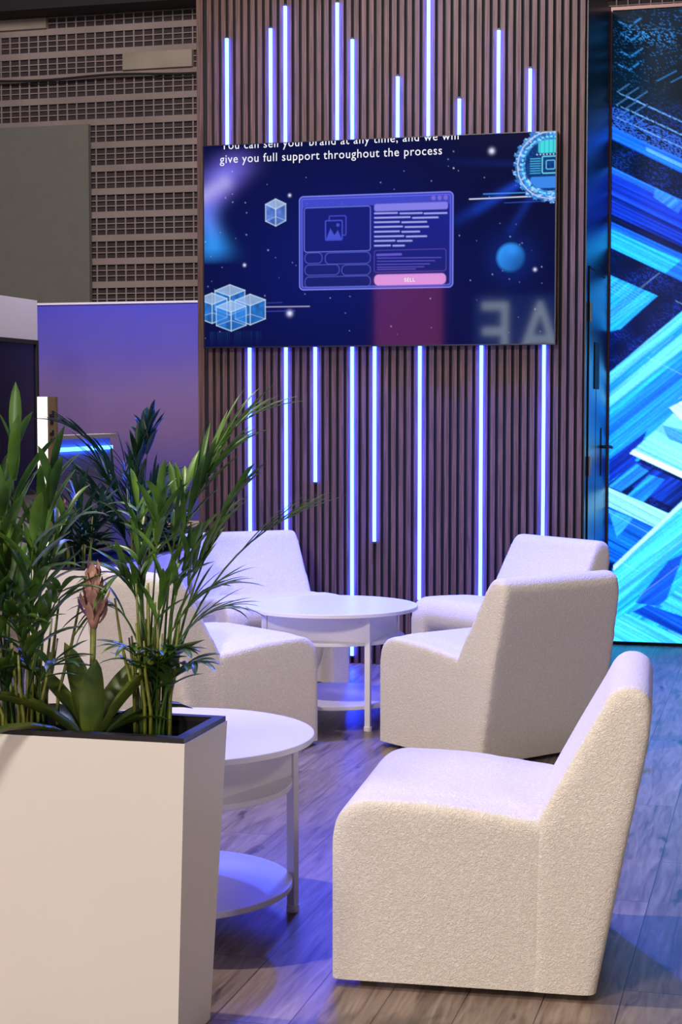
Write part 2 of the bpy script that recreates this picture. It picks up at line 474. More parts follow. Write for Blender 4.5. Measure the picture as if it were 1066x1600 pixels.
def vnoise2(x, y, seed, n=256):
    r = np.random.default_rng(seed).random((n, n))
    i = np.floor(x).astype(int); j = np.floor(y).astype(int); f = x - i; g = y - j
    f = f * f * (3 - 2 * f); g = g * g * (3 - 2 * g)
    a = r[i % n, j % n] * (1 - f) + r[(i + 1) % n, j % n] * f
    b = r[i % n, (j + 1) % n] * (1 - f) + r[(i + 1) % n, (j + 1) % n] * f
    return a * (1 - g) + b * g


def over(img, a, c, add=False):
    a = np.clip(a, 0, 1)[..., None]
    c = np.asarray(c)
    return img + a * c if add else img * (1 - a) + a * c


def sd_rr(X, Y, x0, y0, x1, y1, r):
    cx, cy = (x0 + x1) / 2, (y0 + y1) / 2
    qx = np.abs(X - cx) - (x1 - x0) / 2 + r; qy = np.abs(Y - cy) - (y1 - y0) / 2 + r
    return np.hypot(np.maximum(qx, 0), np.maximum(qy, 0)) + np.minimum(np.maximum(qx, qy), 0) - r


def sd_seg(X, Y, a, b):
    ax, ay = a; bx, by = b; dx, dy = bx - ax, by - ay
    t = np.clip(((X - ax) * dx + (Y - ay) * dy) / (dx * dx + dy * dy + 1e-9), 0, 1)
    return np.hypot(X - ax - t * dx, Y - ay - t * dy)


def fill(sd, aa=0.7): return np.clip(0.5 - sd / (2 * aa), 0, 1)
def stroke(sd, wd, aa=0.6): return fill(np.abs(sd) - wd / 2, aa)


def poly_sd(X, Y, pts):
    """signed distance-like value of a convex polygon (inside negative)"""
    A = sum(pts[i][0] * pts[(i + 1) % len(pts)][1] - pts[(i + 1) % len(pts)][0] * pts[i][1] for i in range(len(pts)))
    s = 1 if A > 0 else -1
    d = None
    for i in range(len(pts)):
        x0, y0 = pts[i]; x1, y1 = pts[(i + 1) % len(pts)]
        L = math.hypot(x1 - x0, y1 - y0)
        e = s * ((y1 - y0) * (X - x0) - (x1 - x0) * (Y - y0)) / L
        d = e if d is None else np.maximum(d, e)
    return d


def picture_mesh(name, nx, ny, wid, hei, paint, m, parent):
    """a subdivided flat panel whose picture is stored as a colour attribute (local XZ plane, facing -Y)"""
    xs = np.linspace(0, 1, nx); zs = np.linspace(0, 1, ny)
    U, V = np.meshgrid(xs, zs)               # V from the top down
    img = np.clip(paint(U, V), 0, 50)
    co = np.zeros((ny * nx, 3)); co[:, 0] = U.ravel() * wid; co[:, 2] = hei - V.ravel() * hei
    idx = np.arange(nx * ny).reshape(ny, nx)
    q = np.stack([idx[:-1, :-1], idx[1:, :-1], idx[1:, 1:], idx[:-1, 1:]], -1).reshape(-1, 4)
    me = bpy.data.meshes.new(name)
    me.vertices.add(len(co)); me.vertices.foreach_set('co', co.ravel())
    me.loops.add(q.size); me.loops.foreach_set('vertex_index', q.ravel())
    me.polygons.add(len(q)); me.polygons.foreach_set('loop_start', np.arange(0, q.size, 4)); me.polygons.foreach_set('loop_total', np.full(len(q), 4))
    me.update(calc_edges=True)
    a = me.attributes.new('picture', 'FLOAT_COLOR', 'POINT')
    c4 = np.ones((nx * ny, 4), dtype=np.float32); c4[:, :3] = img.reshape(-1, 3)
    a.data.foreach_set('color', c4.ravel())
    return link(name, me, parent, m)


# ------------------------------------------------------------------ the wall screen
TY = WY - 0.06
tl, tr_ = at_y(317, 228, TY), at_y(871, 204.5, TY); bl = at_y(318, 544, TY)
TW = tr_.x - tl.x; TH_ = tl.z - bl.z
tv = empty('wall_screen', (tl.x, TY, bl.z)); tag(tv, 'wide wall screen showing a space scene with a browser window and caption', 'screen')
MB().box(0, TW, 0.0, 0.058, 0, TH_).build('housing', M['tvframe'], tv)
bz = 0.007
MB().box(0, TW, -0.006, 0, 0, bz).box(0, TW, -0.006, 0, TH_ - bz * 0.6, TH_).box(0, bz, -0.006, 0, bz, TH_ - bz * 0.6).box(TW - bz, TW, -0.006, 0, bz, TH_ - bz * 0.6).build('bezel', M['tvframe'], tv)


def T(px, py):
    s = (px - 317) / 553.5
    top = 228 - 23.5 * s; bot = 544 - 5 * s
    p = at_y(px, py, TY)
    return ((p.x - tl.x) / TW * 560, (tl.z - p.z) / TH_ * 316)


def paint_tv(U, V):
    X = U * 560; Y = V * 316
    img = np.zeros(X.shape + (3,)) + lin((3, 9, 62))
    img = over(img, np.exp(-(((X - 210) / 170) ** 2 + ((Y - 190) / 130) ** 2)) * 0.8, lin((6, 22, 110)))
    img = over(img, np.clip((X - 330) / 230, 0, 1) * np.clip((250 - Y) / 240, 0, 1) * 0.7, lin((4, 8, 34)))
    # flowing light on the left
    cx = 8 + 46 * np.clip((110 - Y) / 110, 0, 1) ** 1.3 + 6 * np.sin(Y / 20)
    wd = 26 + 8 * np.sin(Y / 26)
    g = np.exp(-((X - cx) / wd) ** 2) * np.clip((186 - Y) / 26, 0, 1) * np.clip((Y - 2) / 40, 0, 1)
    col = lin((120, 110, 235)) * np.clip((150 - Y) / 70, 0, 1)[..., None] + lin((50, 150, 250)) * np.clip((Y - 80) / 70, 0, 1)[..., None]
    img = over(img, g * 0.95, col)
    g2 = np.exp(-(sd_seg(X, Y, (0, 78), (34, 58)) / 13) ** 2); img = over(img, g2 * 0.6, lin((190, 185, 245)))
    # stars
    r = np.random.default_rng(3)
    for k in range(95):
        x, y = r.uniform(0, 560), r.uniform(20, 310); s = r.uniform(0.5, 1.1); b = r.uniform(0.25, 0.9)
        msk = (np.abs(X - x) < 4) & (np.abs(Y - y) < 4)
        img[msk] += (np.exp(-((X[msk] - x) ** 2 + (Y[msk] - y) ** 2) / s ** 2) * b)[:, None] * lin((190, 205, 255))
    for p, s in (((452, 305), 2.2), ((381, 415), 2.2), ((770, 235), 4.0), ((452, 491), 4.2), ((838, 422), 2.4), ((710, 262), 1)):
        x, y = T(*p); img += (np.exp(-((X - x) ** 2 + (Y - y) ** 2) / s ** 2))[..., None] * lin((225, 225, 255)) * 1.1
    # beams from the gear
    gx, gy = T(862, 257)
    for tgt, wdt, a in ((T(715, 345), 5, 0.55), (T(745, 330), 3, 0.3), (T(800, 360), 4, 0.25), (T(640, 250), 3, 0.10)):
        d = sd_seg(X, Y, (gx, gy), tgt); dist = np.hypot(X - gx, Y - gy)
        img = over(img, np.exp(-(d / (wdt + dist * 0.03)) ** 2) * a * np.clip(1.3 - dist / 150, 0, 1), lin((30, 80, 230)))
    for a, b, wd, c, al in (((735, 311), (870, 305), 1.5, (225, 235, 255), 1), ((757, 303), (870, 299), 1.3, (80, 160, 255), .9), ((790, 317), (870, 313), 1.2, (60, 100, 230), .6),
                            ((414, 481), (483, 480), 1.3, (200, 190, 240), 1), ((414, 475), (440, 474), 1, (70, 90, 220), .6), ((414, 488), (460, 487), 1, (80, 90, 220), .7)):
        img = over(img, fill(sd_seg(X, Y, T(*a), T(*b)) - wd / 2) * al, lin(c))
    # gear sphere
    R = 53; d = np.hypot(X - gx, Y - gy); ang = np.arctan2(Y - gy, X - gx)
    teeth = R + 2.5 * (np.sin(ang * 26) > 0.1) + 1.5 * (np.sin(ang * 9 + 1) > 0.3)
    body = fill(d - teeth)
    n = vnoise2(ang * 9 + 40, d / 3.2, 5); n2 = vnoise2(X / 3.0, Y / 2.4, 6)
    c = lin((60, 150, 240)) * (0.35 + 0.9 * n)[..., None]
    c = c + np.clip(n2 - 0.55, 0, 1)[..., None] * lin((230, 235, 255)) * 1.6
    img = over(img, body, c)
    img = over(img, stroke(d - R * 0.93, 1.6), lin((200, 215, 255)))
    img = over(img, stroke(d - R * 0.80, 2.4) * (np.sin(ang * 40) > -0.2), lin((120, 240, 255)))
    inner = fill(d - R * 0.72)
    img = over(img, inner, lin((10, 60, 130)) * (0.5 + n2)[..., None])
    img = over(img, inner * fill(sd_rr(X, Y, gx - 18, gy - 38, gx + 30, gy - 18, 3)), lin((70, 225, 235)) * (0.7 + 0.3 * (np.sin(X * 0.9) > -.5))[..., None])
    img = over(img, inner * fill(sd_rr(X, Y, gx - 30, gy + 17, gx + 30, gy + 34, 4)), lin((60, 140, 240)))
    img = over(img, inner * stroke(sd_rr(X, Y, gx - 12, gy - 13, gx + 12, gy + 12, 2), 1.4), lin((130, 240, 255)))
    img = over(img, inner * stroke(sd_rr(X, Y, gx - 6, gy - 7, gx + 7, gy + 6, 2), 1.2), lin((120, 220, 255)))
    for k in range(7):
        img = over(img, inner * fill(np.hypot(X - (gx - 20 + k * 5), Y - (gy - 16)) - 0.9), lin((220, 250, 255)))
        img = over(img, inner * fill(sd_seg(X, Y, (gx - 30, gy - 10 + 3.6 * k), (gx - 15, gy - 10 + 3.6 * k)) - .5), lin((90, 210, 250)))
    # small planet
    x, y = T(800, 403); d = np.hypot(X - x, Y - y)
    lit = np.clip(0.75 - ((X - x) * 0.5 + (Y - y) * 0.35) / 26 + 0.35 * np.exp(-(((X - x - 3) / 9) ** 2 + ((Y - y + 10) / 8) ** 2)), 0.15, 1.3)
    img = over(img, fill(d - 21, 3.0), lin((50, 150, 245)) * lit[..., None])
    img = over(img, np.exp(-(d / 34) ** 2) * 0.25, lin((20, 70, 200)))
    # glass cube
    def cube(px, py, sw_, hh, al=1.0, glow=(120, 185, 255)):
        nonlocal img
        x, y = T(px, py)
        P = [(x, y - hh), (x + sw_, y - hh * .62), (x + sw_, y + hh * .62), (x, y + hh), (x - sw_, y + hh * .62), (x - sw_, y - hh * .62)]
        sd = poly_sd(X, Y, P)
        nn = vnoise2((X - x) / 6 + 9, (Y - y) / 6 + 5, 12)
        img = over(img, fill(sd) * (0.35 + 0.45 * nn) * al, lin(glow))
        top = poly_sd(X, Y, [P[0], P[1], (x, y - hh * .25), P[5]])
        img = over(img, fill(top) * 0.35 * al, lin((220, 240, 255)))
        E = [(P[i], P[(i + 1) % 6]) for i in range(6)] + [((x, y - hh * .25), P[1]), ((x, y - hh * .25), P[5]), ((x, y - hh * .25), P[3]),
             (P[0], (x, y + hh * .3)), (P[2], (x, y + hh * .3)), (P[4], (x, y + hh * .3))]
        for k, (a, b) in enumerate(E):
            img = over(img, fill(sd_seg(X, Y, a, b) - 0.55) * (0.9 if k < 9 else 0.45) * al, lin((205, 235, 255)))
    cube(430, 332, 16.5, 21, glow=(110, 150, 250))
    for (cx_, cy_) in ((358, 470), (330, 483), (390, 485), (360, 495)):
        cube(cx_, cy_, 25, 24, glow=(50, 140, 240))
    for k in range(30):        # reflection streaks under the cubes
        xx = 4 + k * 3.1
        img = over(img, fill(np.abs(X - xx) - .6) * np.clip((316 - Y) / 40, 0, 1) * (Y > 292) * 0.3 * r.random(), lin((60, 140, 240)))
    # browser window
    x0, y0 = T(467, 307); x1, y1 = T(709, 450)
    sd = sd_rr(X, Y, x0, y0, x1, y1, 7)
    gr = np.clip((X - x0) / (x1 - x0), 0, 1)[..., None]; gy_ = np.clip((Y - y0) / (y1 - y0), 0, 1)[..., None]
    body = lin((74, 82, 225)) * (1 - gy_) + lin((70, 84, 200)) * gy_
    img = over(img, fill(sd) * 0.80, body)
    img = over(img, stroke(sd + .4, 1.3), lin((140, 145, 250)))
    img = over(img, stroke(sd + 4.5, .9) * .8, lin((120, 125, 240)))
    ins = sd_rr(X, Y, x0 + 6, y0 + 17, x1 - 6, y1 - 5, 4)
    img = over(img, fill(ins) * 0.9, lin((16, 26, 140)) * (1 - gy_) + lin((14, 20, 96)) * gy_)
    for k in range(3): img = over(img, fill(np.hypot(X - (x1 - 12 - 9.5 * k), Y - (y0 + 9)) - 3.4), lin((125, 105, 215)))
    a0, b0 = T(475, 325); a1, b1 = T(579, 392)
    s2 = sd_rr(X, Y, a0, b0, a1, b1, 4)
    img = over(img, fill(s2), lin((18, 28, 120))); img = over(img, stroke(s2, 1.0), lin((120, 135, 240)))
    for (p, q) in (((476, 396), (503, 412)), ((508, 396), (579, 412)), ((476, 415), (530, 430)), ((534, 415), (579, 430)), ((476, 434), (579, 449))):
        c0, c1 = T(*p), T(*q); img = over(img, stroke(sd_rr(X, Y, c0[0], c0[1], c1[0], c1[1], 7), .9) * .8, lin((100, 110, 225)))
    # picture icon
    ic = T(522, 360)
    for dx, dy, al in ((6, -7, .8), (0, 0, 1)):
        s3 = sd_rr(X, Y, ic[0] + dx - 14, ic[1] + dy - 15, ic[0] + dx + 13, ic[1] + dy + 15, 2)
        img = over(img, fill(s3), lin((18, 28, 120))); img = over(img, stroke(s3, 1.8) * al, lin((70, 85, 215)))
    mt = np.minimum(poly_sd(X, Y, [(ic[0] - 13, ic[1] + 14), (ic[0] - 6, ic[1] - 3), (ic[0] + 4, ic[1] + 14)]), poly_sd(X, Y, [(ic[0] - 4, ic[1] + 14), (ic[0] + 6, ic[1] - 0), (ic[0] + 12, ic[1] + 14)]))
    img = over(img, fill(mt), lin((70, 85, 215))); img = over(img, fill(np.hypot(X - ic[0] - 6, Y - ic[1] + 8) - 2.6), lin((70, 85, 215)))
    # text bars
    c0, c1 = T(585, 321), T(701, 328)
    img = over(img, fill(sd_rr(X, Y, c0[0], c0[1] - 2, c1[0], c0[1] + 9, 3.5)), lin((135, 130, 235)))
    rows = [(333.5, [(585, 622), (625, 661), (663, 700)]), (340.5, [(585, 642), (645, 686)]), (347.5, [(585, 625), (628, 668)]), (355, [(585, 630), (633, 671)]),
            (362.5, [(585, 625), (628, 657)]), (370, [(585, 632), (635, 668)]), (377, [(585, 618), (621, 645)]), (384.5, [(585, 611), (614, 633)])]
    for yy, segs in rows:
        for a, b in segs: img = over(img, fill(sd_seg(X, Y, T(a + 1, yy), T(b - 1, yy - (b - a) * .02)) - 1.2), lin((170, 172, 250)))
    c0, c1 = T(585, 392), T(698, 424); img = over(img, stroke(sd_rr(X, Y, c0[0], c0[1], c1[0], c1[1], 4), .9) * .7, lin((110, 90, 200)))
    for yy, b, wdd in ((399, 627, 1.8), (404, 690, .6), (409, 680, .6), (414, 672, .6), (418.5, 663, .6), (422, 650, .6)):
        img = over(img, fill(sd_seg(X, Y, T(590, yy), T(b, yy - 1)) - wdd) * .9, lin((104, 92, 215)))
    c0, c1 = T(585, 430), T(698, 445)
    img = over(img, fill(sd_rr(X, Y, c0[0], c0[1], c1[0], c1[1], 7)), lin((215, 150, 225)))
    return img


scr = picture_mesh('screen', 640, 362, TW - 2 * bz, TH_ - 1.6 * bz, paint_tv, attr_emis('screen_picture', 1.0, 0.04, 0.45, 'NONE'), tv)
scr.location = (bz, -0.002, bz)
M['text'] = emis('white_lettering', (0.95, 0.95, 1.0), 1.0)


def text_mesh(s, size):
    c = bpy.data.curves.new('txt', 'FONT'); c.body = s; c.size = size; c.resolution_u = 4; c.offset = 0.002 * size; c.space_character = 1.10
    o = bpy.data.objects.new('txt', c); COL.objects.link(o)
    dg = bpy.context.evaluated_depsgraph_get(); me = bpy.data.meshes.new_from_object(o.evaluated_get(dg))
    bpy.data.objects.remove(o)
    return me


def put_text(s, pl, pr, parent, m, ztop=None, name='caption', hscale=1.0):
    """lettering whose baseline runs between two photo points, on the screen face"""
    me = text_mesh(s, 1.0)
    xs = [v.co.x for v in me.vertices]; wd = max(xs) - min(xs); mn = min(xs)
    a = at_y(pl[0], pl[1], TY); b = at_y(pr[0], pr[1], TY)
    k = (b.x - a.x) / wd; zb = (a.z + b.z) / 2
    for v in me.vertices:
        v.co = Vector(((v.co.x - mn) * k + a.x - tv.location.x, -0.0035, v.co.y * k * hscale + zb - tv.location.z))
    if ztop is not None:
        bm = bmesh.new(); bm.from_mesh(me)
        bmesh.ops.bisect_plane(bm, geom=bm.verts[:] + bm.edges[:] + bm.faces[:], plane_co=(0, 0, ztop), plane_no=(0, 0, 1), clear_outer=True)
        bm.to_mesh(me); bm.free()
    return link(name, me, parent, m)


put_text('give you full support throughout the process', (344, 255.5), (691, 241), scr.parent, M['text'], hscale=1.06)
put_text('You can sell your brand at any time, and we will', (346, 233.5), (717, 218), scr.parent, M['text'], ztop=TH_ - bz * 0.6, hscale=1.06)
tag(put_text('SELL', (632, 440.5), (649, 440), scr.parent, M['text'], name='button_text'), 'white SELL lettering on the pink button')

# ------------------------------------------------------------------ the tall LED wall on the right
lx = RX + 0.012
LW = 2.6
LZ0 = at_y(960, 1008, SY).z; LZ0 = max(LZ0, 0.02); LZ1 = 3.94
led = empty('led_wall', (lx, SY, 0)); tag(led, 'tall glowing LED wall of cyan and blue diagonal bands beside the dark door', 'screen')
MB().box(0, LW, 0.0, 0.12, 0.0, LZ1).build('cabinet', M['matte_black'], led)
MB().box(-0.01, LW, -0.012, 0.0, LZ1, LZ1 + 0.02).box(-0.010, 0.0, -0.012, 0.0, 0.0, LZ1).build('frame', mat('frame_aluminium', srgb(150, 120, 120), 0.35, metal=0.6), led)


def paint_led(U, V):
    # picture coordinates: those of the photograph at the visible left part, continued to the right
    wpx = LW / (at_y(1066, 500, SY).x - at_y(946, 500, SY).x) * 120
    X = 946 + U * wpx; Y = 26 + V * 984
    X = np.where(X > 1110, 1110 + np.abs((X - 1110 + 160) % 320 - 160), X)
    dn = (X * 0.50 - Y); dn2 = (X * 0.50 + Y * 1.0)        # coordinates across down-right and up-right streaks
    s1 = (Y - 0.50 * X) / 1.118; p1 = (X + 0.5 * Y) / 1.118
    s2 = (Y + 0.80 * X) / 1.281; p2 = (X - 0.8 * Y) / 1.281
    st1 = vnoise1(s1 / 1.6, 1) * 0.5 + vnoise1(s1 / 6 + 300, 2) * 0.5
    st2 = vnoise1(s2 / 1.5, 3) * 0.5 + vnoise1(s2 / 7 + 300, 4) * 0.5
    st1 = st1 * (0.5 + 0.8 * vnoise2(s1 / 3 + 500, p1 / 60 + 50, 8)); st2 = st2 * (0.5 + 0.8 * vnoise2(s2 / 3 + 500, p2 / 60 + 150, 9))
    sp = np.random.default_rng(10).random(X.shape) * .6 + vnoise2(X / 1.5, Y / 1.5, 10) * .4; cl = vnoise2(X / 30, Y / 26, 11)
    img = np.zeros(X.shape + (3,)) + lin((4, 22, 30))
    img = over(img, np.clip((Y - 180) / 350, 0, 1), lin((4, 20, 66)))
    img = img * (0.6 + 0.8 * cl)[..., None]
    img = over(img, (sp > 0.76) * cl * np.exp(-((Y - 75) / 60) ** 2) * 0.5, lin((40, 120, 170)))
    img = over(img, (sp > 0.66) * np.clip(cl * 2 - .4, 0, 1) * np.clip((Y - 150) / 60, 0, 1) * 0.3, lin((26, 70, 190)))

    def area(pts, c, streak=None, amt=0.5, al=1.0, aa=0.8):
        nonlocal img
        k = np.ones(X.shape) if streak is None else (1 - amt + amt * 2.0 * streak) ** 1.4
        img = over(img, fill(poly_sd(X, Y, pts), aa) * al, lin(c) * k[..., None])

    # fine chevrons of dotted light at the top
    for (vx, vy) in ((955, 42), (960, 62), (958, 88), (956, 108)):
        dd = np.minimum(sd_seg(X, Y, (vx, vy), (vx + 16, vy + 9)), sd_seg(X, Y, (vx + 16, vy + 9), (vx + 34, vy - 3)))
        img = over(img, np.exp(-(dd / 1.2) ** 2) * (sp > .35) * .7, lin((50, 140, 190)))
    dd = sd_seg(X, Y, (975, 62), (1030, 72)); img = over(img, np.exp(-(dd / 12) ** 2) * (sp > .66) * .6, lin((50, 150, 200)))
    for k in range(9):
        yy = 150 + k * 6.5; xx = 953 + (k % 3) * 14
        img = over(img, fill(sd_seg(X, Y, (xx, yy), (xx + 190, yy + 95)) - .5) * (vnoise1(p1 * .9 + k * 9, 31) > .35) * .8, lin((110, 170, 210)))
        img = over(img, fill(sd_seg(X, Y, (xx, yy), (xx + 20, yy - 12)) - .5) * .6, lin((100, 160, 200)))
    for k in range(3): img = over(img, fill(sd_seg(X, Y, (1015 + 22 * k, 136 + 3 * k), (1015 + 22 * k + 30, 122 + 3 * k)) - .6) * .6, lin((60, 150, 200)))
    for k in range(14):
        yy = 172 + k * 3.0; img = over(img, np.exp(-(sd_seg(X, Y, (946, yy), (1160, yy + 107)) / 1.0) ** 2) * (sp > .45) * .6, lin((60, 120, 220)))
    area([(946, 203), (1200, 330), (1200, 352), (946, 222)], (26, 110, 235), st1, .5)
    area([(1000, 236), (1200, 336), (1200, 344), (1000, 242)], (90, 170, 245), st1, .3)
    area([(946, 266), (1200, 390), (1200, 500), (946, 338)], (16, 54, 165), st1, .85)
    area([(946, 265), (1200, 392), (1200, 405), (946, 275)], (40, 120, 230), st1, .5)
    area([(1015, 300), (1060, 325), (1050, 340), (1012, 314)], (60, 140, 235), st2, .6, .7)
    area([(946, 338), (1200, 460), (1200, 480), (946, 352)], (6, 20, 60), st1, .4)
    area([(946, 350), (1200, 470), (1200, 520), (946, 374)], (24, 110, 220), st1, .7)
    area([(946, 362), (1056, 412), (1032, 432), (946, 390)], (40, 185, 248), st1, .35)
    area([(1056, 412), (1200, 480), (1200, 515), (1032, 432)], (30, 120, 225), st1, .5)
    area([(946, 433), (1020, 466), (962, 517), (946, 521)], (36, 170, 240), st2, .45)
    for k in range(5): img = over(img, stroke(np.maximum(np.abs(Y - 472 - 0.0 * X) - (1008 - 9 * k - X) * .55, X - 2000), 1.0) * (X < 1012) * .4, lin((120, 215, 250)))
    area([(946, 585), (1200, 372), (1200, 560), (946, 760)], (34, 160, 240), st2, .6)
    area([(946, 585), (1200, 372), (1200, 392), (946, 603)], (90, 200, 250), st2, .4)
    area([(946, 618), (1200, 408), (1200, 440), (946, 640)], (110, 222, 252), st2, .5, .8)
    area([(946, 655), (1200, 445), (1200, 490), (946, 700)], (22, 130, 228), st2, .5, .8)
    area([(946, 722), (1006, 676), (990, 720), (946, 760)], (10, 44, 140), st2, .7)
    # pale chevron
    area([(979, 712), (1066, 632), (1200, 512), (1200, 800), (1066, 752)], (130, 232, 250), st1, .45)
    area([(1040, 640), (1200, 560), (1200, 600), (1060, 660)], (215, 250, 255), st1, .3, .9)
    area([(1030, 668), (1200, 700), (1200, 740), (1040, 690)], (30, 160, 215), st1, .6, .7)
    area([(979, 712), (985, 706), (1200, 800), (1200, 812)], (225, 252, 255), st1, .2)
    # dark lozenges and the lower criss-cross
    area([(946, 762), (985, 722), (1200, 815), (1200, 870), (1066, 805)], (10, 52, 150), st2, .9)
    area([(946, 764), (990, 728), (1010, 740), (966, 772)], (40, 150, 235), st2, .7, .8)
    area([(1010, 745), (1035, 752), (1000, 790), (975, 780)], (30, 140, 230), st2, .8, .8)
    area([(946, 764), (1066, 816), (1200, 872), (1200, 915), (1066, 858), (946, 796)], (150, 236, 252), st1, .45)
    area([(946, 796), (1030, 832), (960, 885), (946, 885)], (14, 104, 208), st1, .7)
    area([(946, 800), (960, 845), (985, 815), (980, 812)], (60, 190, 240), st2, .5, .6)
    area([(955, 890), (1120, 730), (1200, 660), (1200, 740), (946, 965)], (70, 205, 246), st2, .5)
    area([(955, 890), (1120, 730), (1120, 738), (955, 898)], (190, 245, 255), st2, .3)
    area([(946, 965), (1050, 866), (1200, 735), (1200, 1010), (946, 1010)], (40, 176, 240), st2, .55)
    area([(990, 948), (1042, 880), (1066, 868), (1040, 940), (1024, 952)], (18, 84, 190), st2, .7)
    area([(1030, 950), (1120, 860), (1200, 860), (1200, 1010), (1150, 1010)], (60, 190, 230), st1, .5)
    area([(986, 962), (1010, 950), (1200, 1010), (1090, 1008)], (14, 74, 185), st1, .7)
    area([(946, 985), (975, 965), (1090, 1010), (946, 1010)], (70, 210, 248), st1, .4)
    img = img * (0.82 + 0.36 * sp)[..., None]
    rr = np.random.default_rng(21)
    for k in range(26):
        x, y = rr.uniform(946, 1100), rr.uniform(450, 1000); s = rr.choice([-0.80, 0.50]); L = rr.uniform(20, 90)
        img = over(img, fill(sd_seg(X, Y, (x, y), (x + L, y + s * L)) - .3) * .35, lin((200, 250, 255)))
    return img * np.array([0.9, 1.05, 1.6])


ls = picture_mesh('display', 330, 640, LW - 0.004, LZ1 - LZ0 - 0.004, paint_led, attr_emis('led_wall_picture', 1.5, 0.35, 0.08, 'AUTO'), led)
ls.location = (0.002, -0.003, LZ0)

# ------------------------------------------------------------------ hall wall far behind
HY = 22.0


def hall():
    b = MB(); Z = lambda px, py: at_y(px, py, HY).z
    xa, xb = at_y(-260, 300, HY).x, at_y(1330, 300, HY).x
    ztop = []
    for i in range(-1, 16):
        t = at_y(303, (15 + 119.2 * i) / 3.23, HY).z; bt = at_y(303, (15 + 119.2 * i + 86) / 3.23, HY).z
        nb = at_y(303, (15 + 119.2 * (i + 1)) / 3.23, HY).z
        b.box(xa, xb, HY - 0.03, HY, nb, bt)                     # solid band under the row of cells
        for k in (1, 2):
            z = bt + (t - bt) * k / 3; b.box(xa, xb, HY - 0.014, HY, z - 0.007, z + 0.007)
        ztop.append((bt, t))
    px = (at_y(250, 300, HY).x - at_y(235, 300, HY).x) / 15
    step = 15.2 * px; n = int((xb - xa) / step)
    x_ref = at_y(303, 300, HY).x
    k0 = int((x_ref - xa) / step)
    for (bt, t) in ztop:
        for k in range(-k0, n - k0):
            x = x_ref + k * step; b.box(x - 0.009, x + 0.009, HY - 0.018, HY, bt, t)
    x = x_ref - 0.02
    return b, ztop


hb, zt = hall()
hw_ = struct(MB().box(at_y(-300, 300, HY).x, at_y(1400, 300, HY).x, HY + 0.02, HY + 0.2, 0, 9.0).build('wall_far', M['halldark']))
hb.build('block_grille', M['hallstone'], hw_)
def patch(x0, x1, row, name='wall_patch'):
    a, b = at_y(x0, 60, HY).x, at_y(x1, 60, HY).x; bt, t = zt[row + 1]
    return MB().box(a, b, HY - 0.09, HY - 0.001, bt, t).build(name, M['patch'], hw_)
patch(-60, 76, 0); patch(195, 303, 2)
# a long dark beam under the hall's roof
b0 = at_y(100, 10, HY - 0.5); MB().box(b0.x - 7, at_y(312, 10, HY - .5).x + 4, HY - 0.6, HY - 0.4, b0.z - 0.03, b0.z + 0.28)
bm_ = MB().box(b0.x - 7, b0.x + 16, HY - 0.6, HY - 0.101, at_y(100, 14, HY - .5).z, at_y(100, 0, HY - .5).z + 0.05); struct(bm_.build('trim_1', M['beam']))
# the grey blank panel hung on the hall wall
pa, pb = at_y(-260, 200, HY - .2).x, at_y(137.5, 200, HY - .2).x
pz = at_y(137.5, 193.5, HY - .2).z
gp = empty('blank_panel', ((pa + pb) / 2, HY - 0.15, 0)); tag(gp, 'large blank grey panel standing against the perforated hall wall', 'panel')
MB().box(-(pb - pa) / 2, (pb - pa) / 2, -0.04, 0.045, 0, pz).build('panel_face', M['hallpanel'], gp)
# cable sagging along the hall wall
cb = []
for k in range(40):
    px = -40 + k * 9.2; y = 128 - (px) * 0.048 + 2.0 * math.sin(px / 38) - 1.0
    cb.append(tuple(at_y(px, y, HY - 0.13)))
tag(MB().tube(cb, 0.018, 6).build('cable', M['matte_black']), 'thin black cable sagging across the perforated hall wall', 'cable')

# booth wall with blue-mauve print
BY = at_z(200, 640.001, H - 0.0001).y
bx0 = cw(-3.6, 16.3).x
BY = 15.3
zb = at_y(200, 474.5, BY).z
struct(MB().box(at_y(20, 600, BY).x, at_y(360, 600, BY).x, BY, BY + 0.1, 0, zb).build('wall_booth', M['booth']))
struct(MB().box(at_y(20, 600, BY).x, at_y(360, 600, BY).x, BY - 0.01, BY + 0.11, zb, zb + 0.02).build('trim_2', M['partition']))

# white partition at the left with a dark upright screen
PX = at_z(58, 1e9, 0).x
pe = at_d(58, 469.5, 14.6); PX = pe.x; zP = pe.z
struct(MB().box(PX - 0.2, PX, pe.y - 6.0, pe.y, 0, zP).build('wall_left', M['partition']))
s0, s1 = at_x(53, 532, PX), at_x(48, 772, PX)
ps = empty('upright_screen', (PX, s0.y - 0.9, 0)); tag(ps, 'dark switched-off screen mounted in the white partition at left edge', 'screen')
MB().box(0.0005, 0.03, -0.9, 0.9, s1.z, s0.z).build('glass', M['navy'], ps)
MB().box(0.0005, 0.045, 0.86, 0.9, s1.z, s0.z).box(0.0005, 0.045, -0.9, 0.86, s0.z - 0.035, s0.z).box(0.0005, 0.045, -0.9, 0.86, s1.z, s1.z + 0.035).build('frame', M['matte_black'], ps)

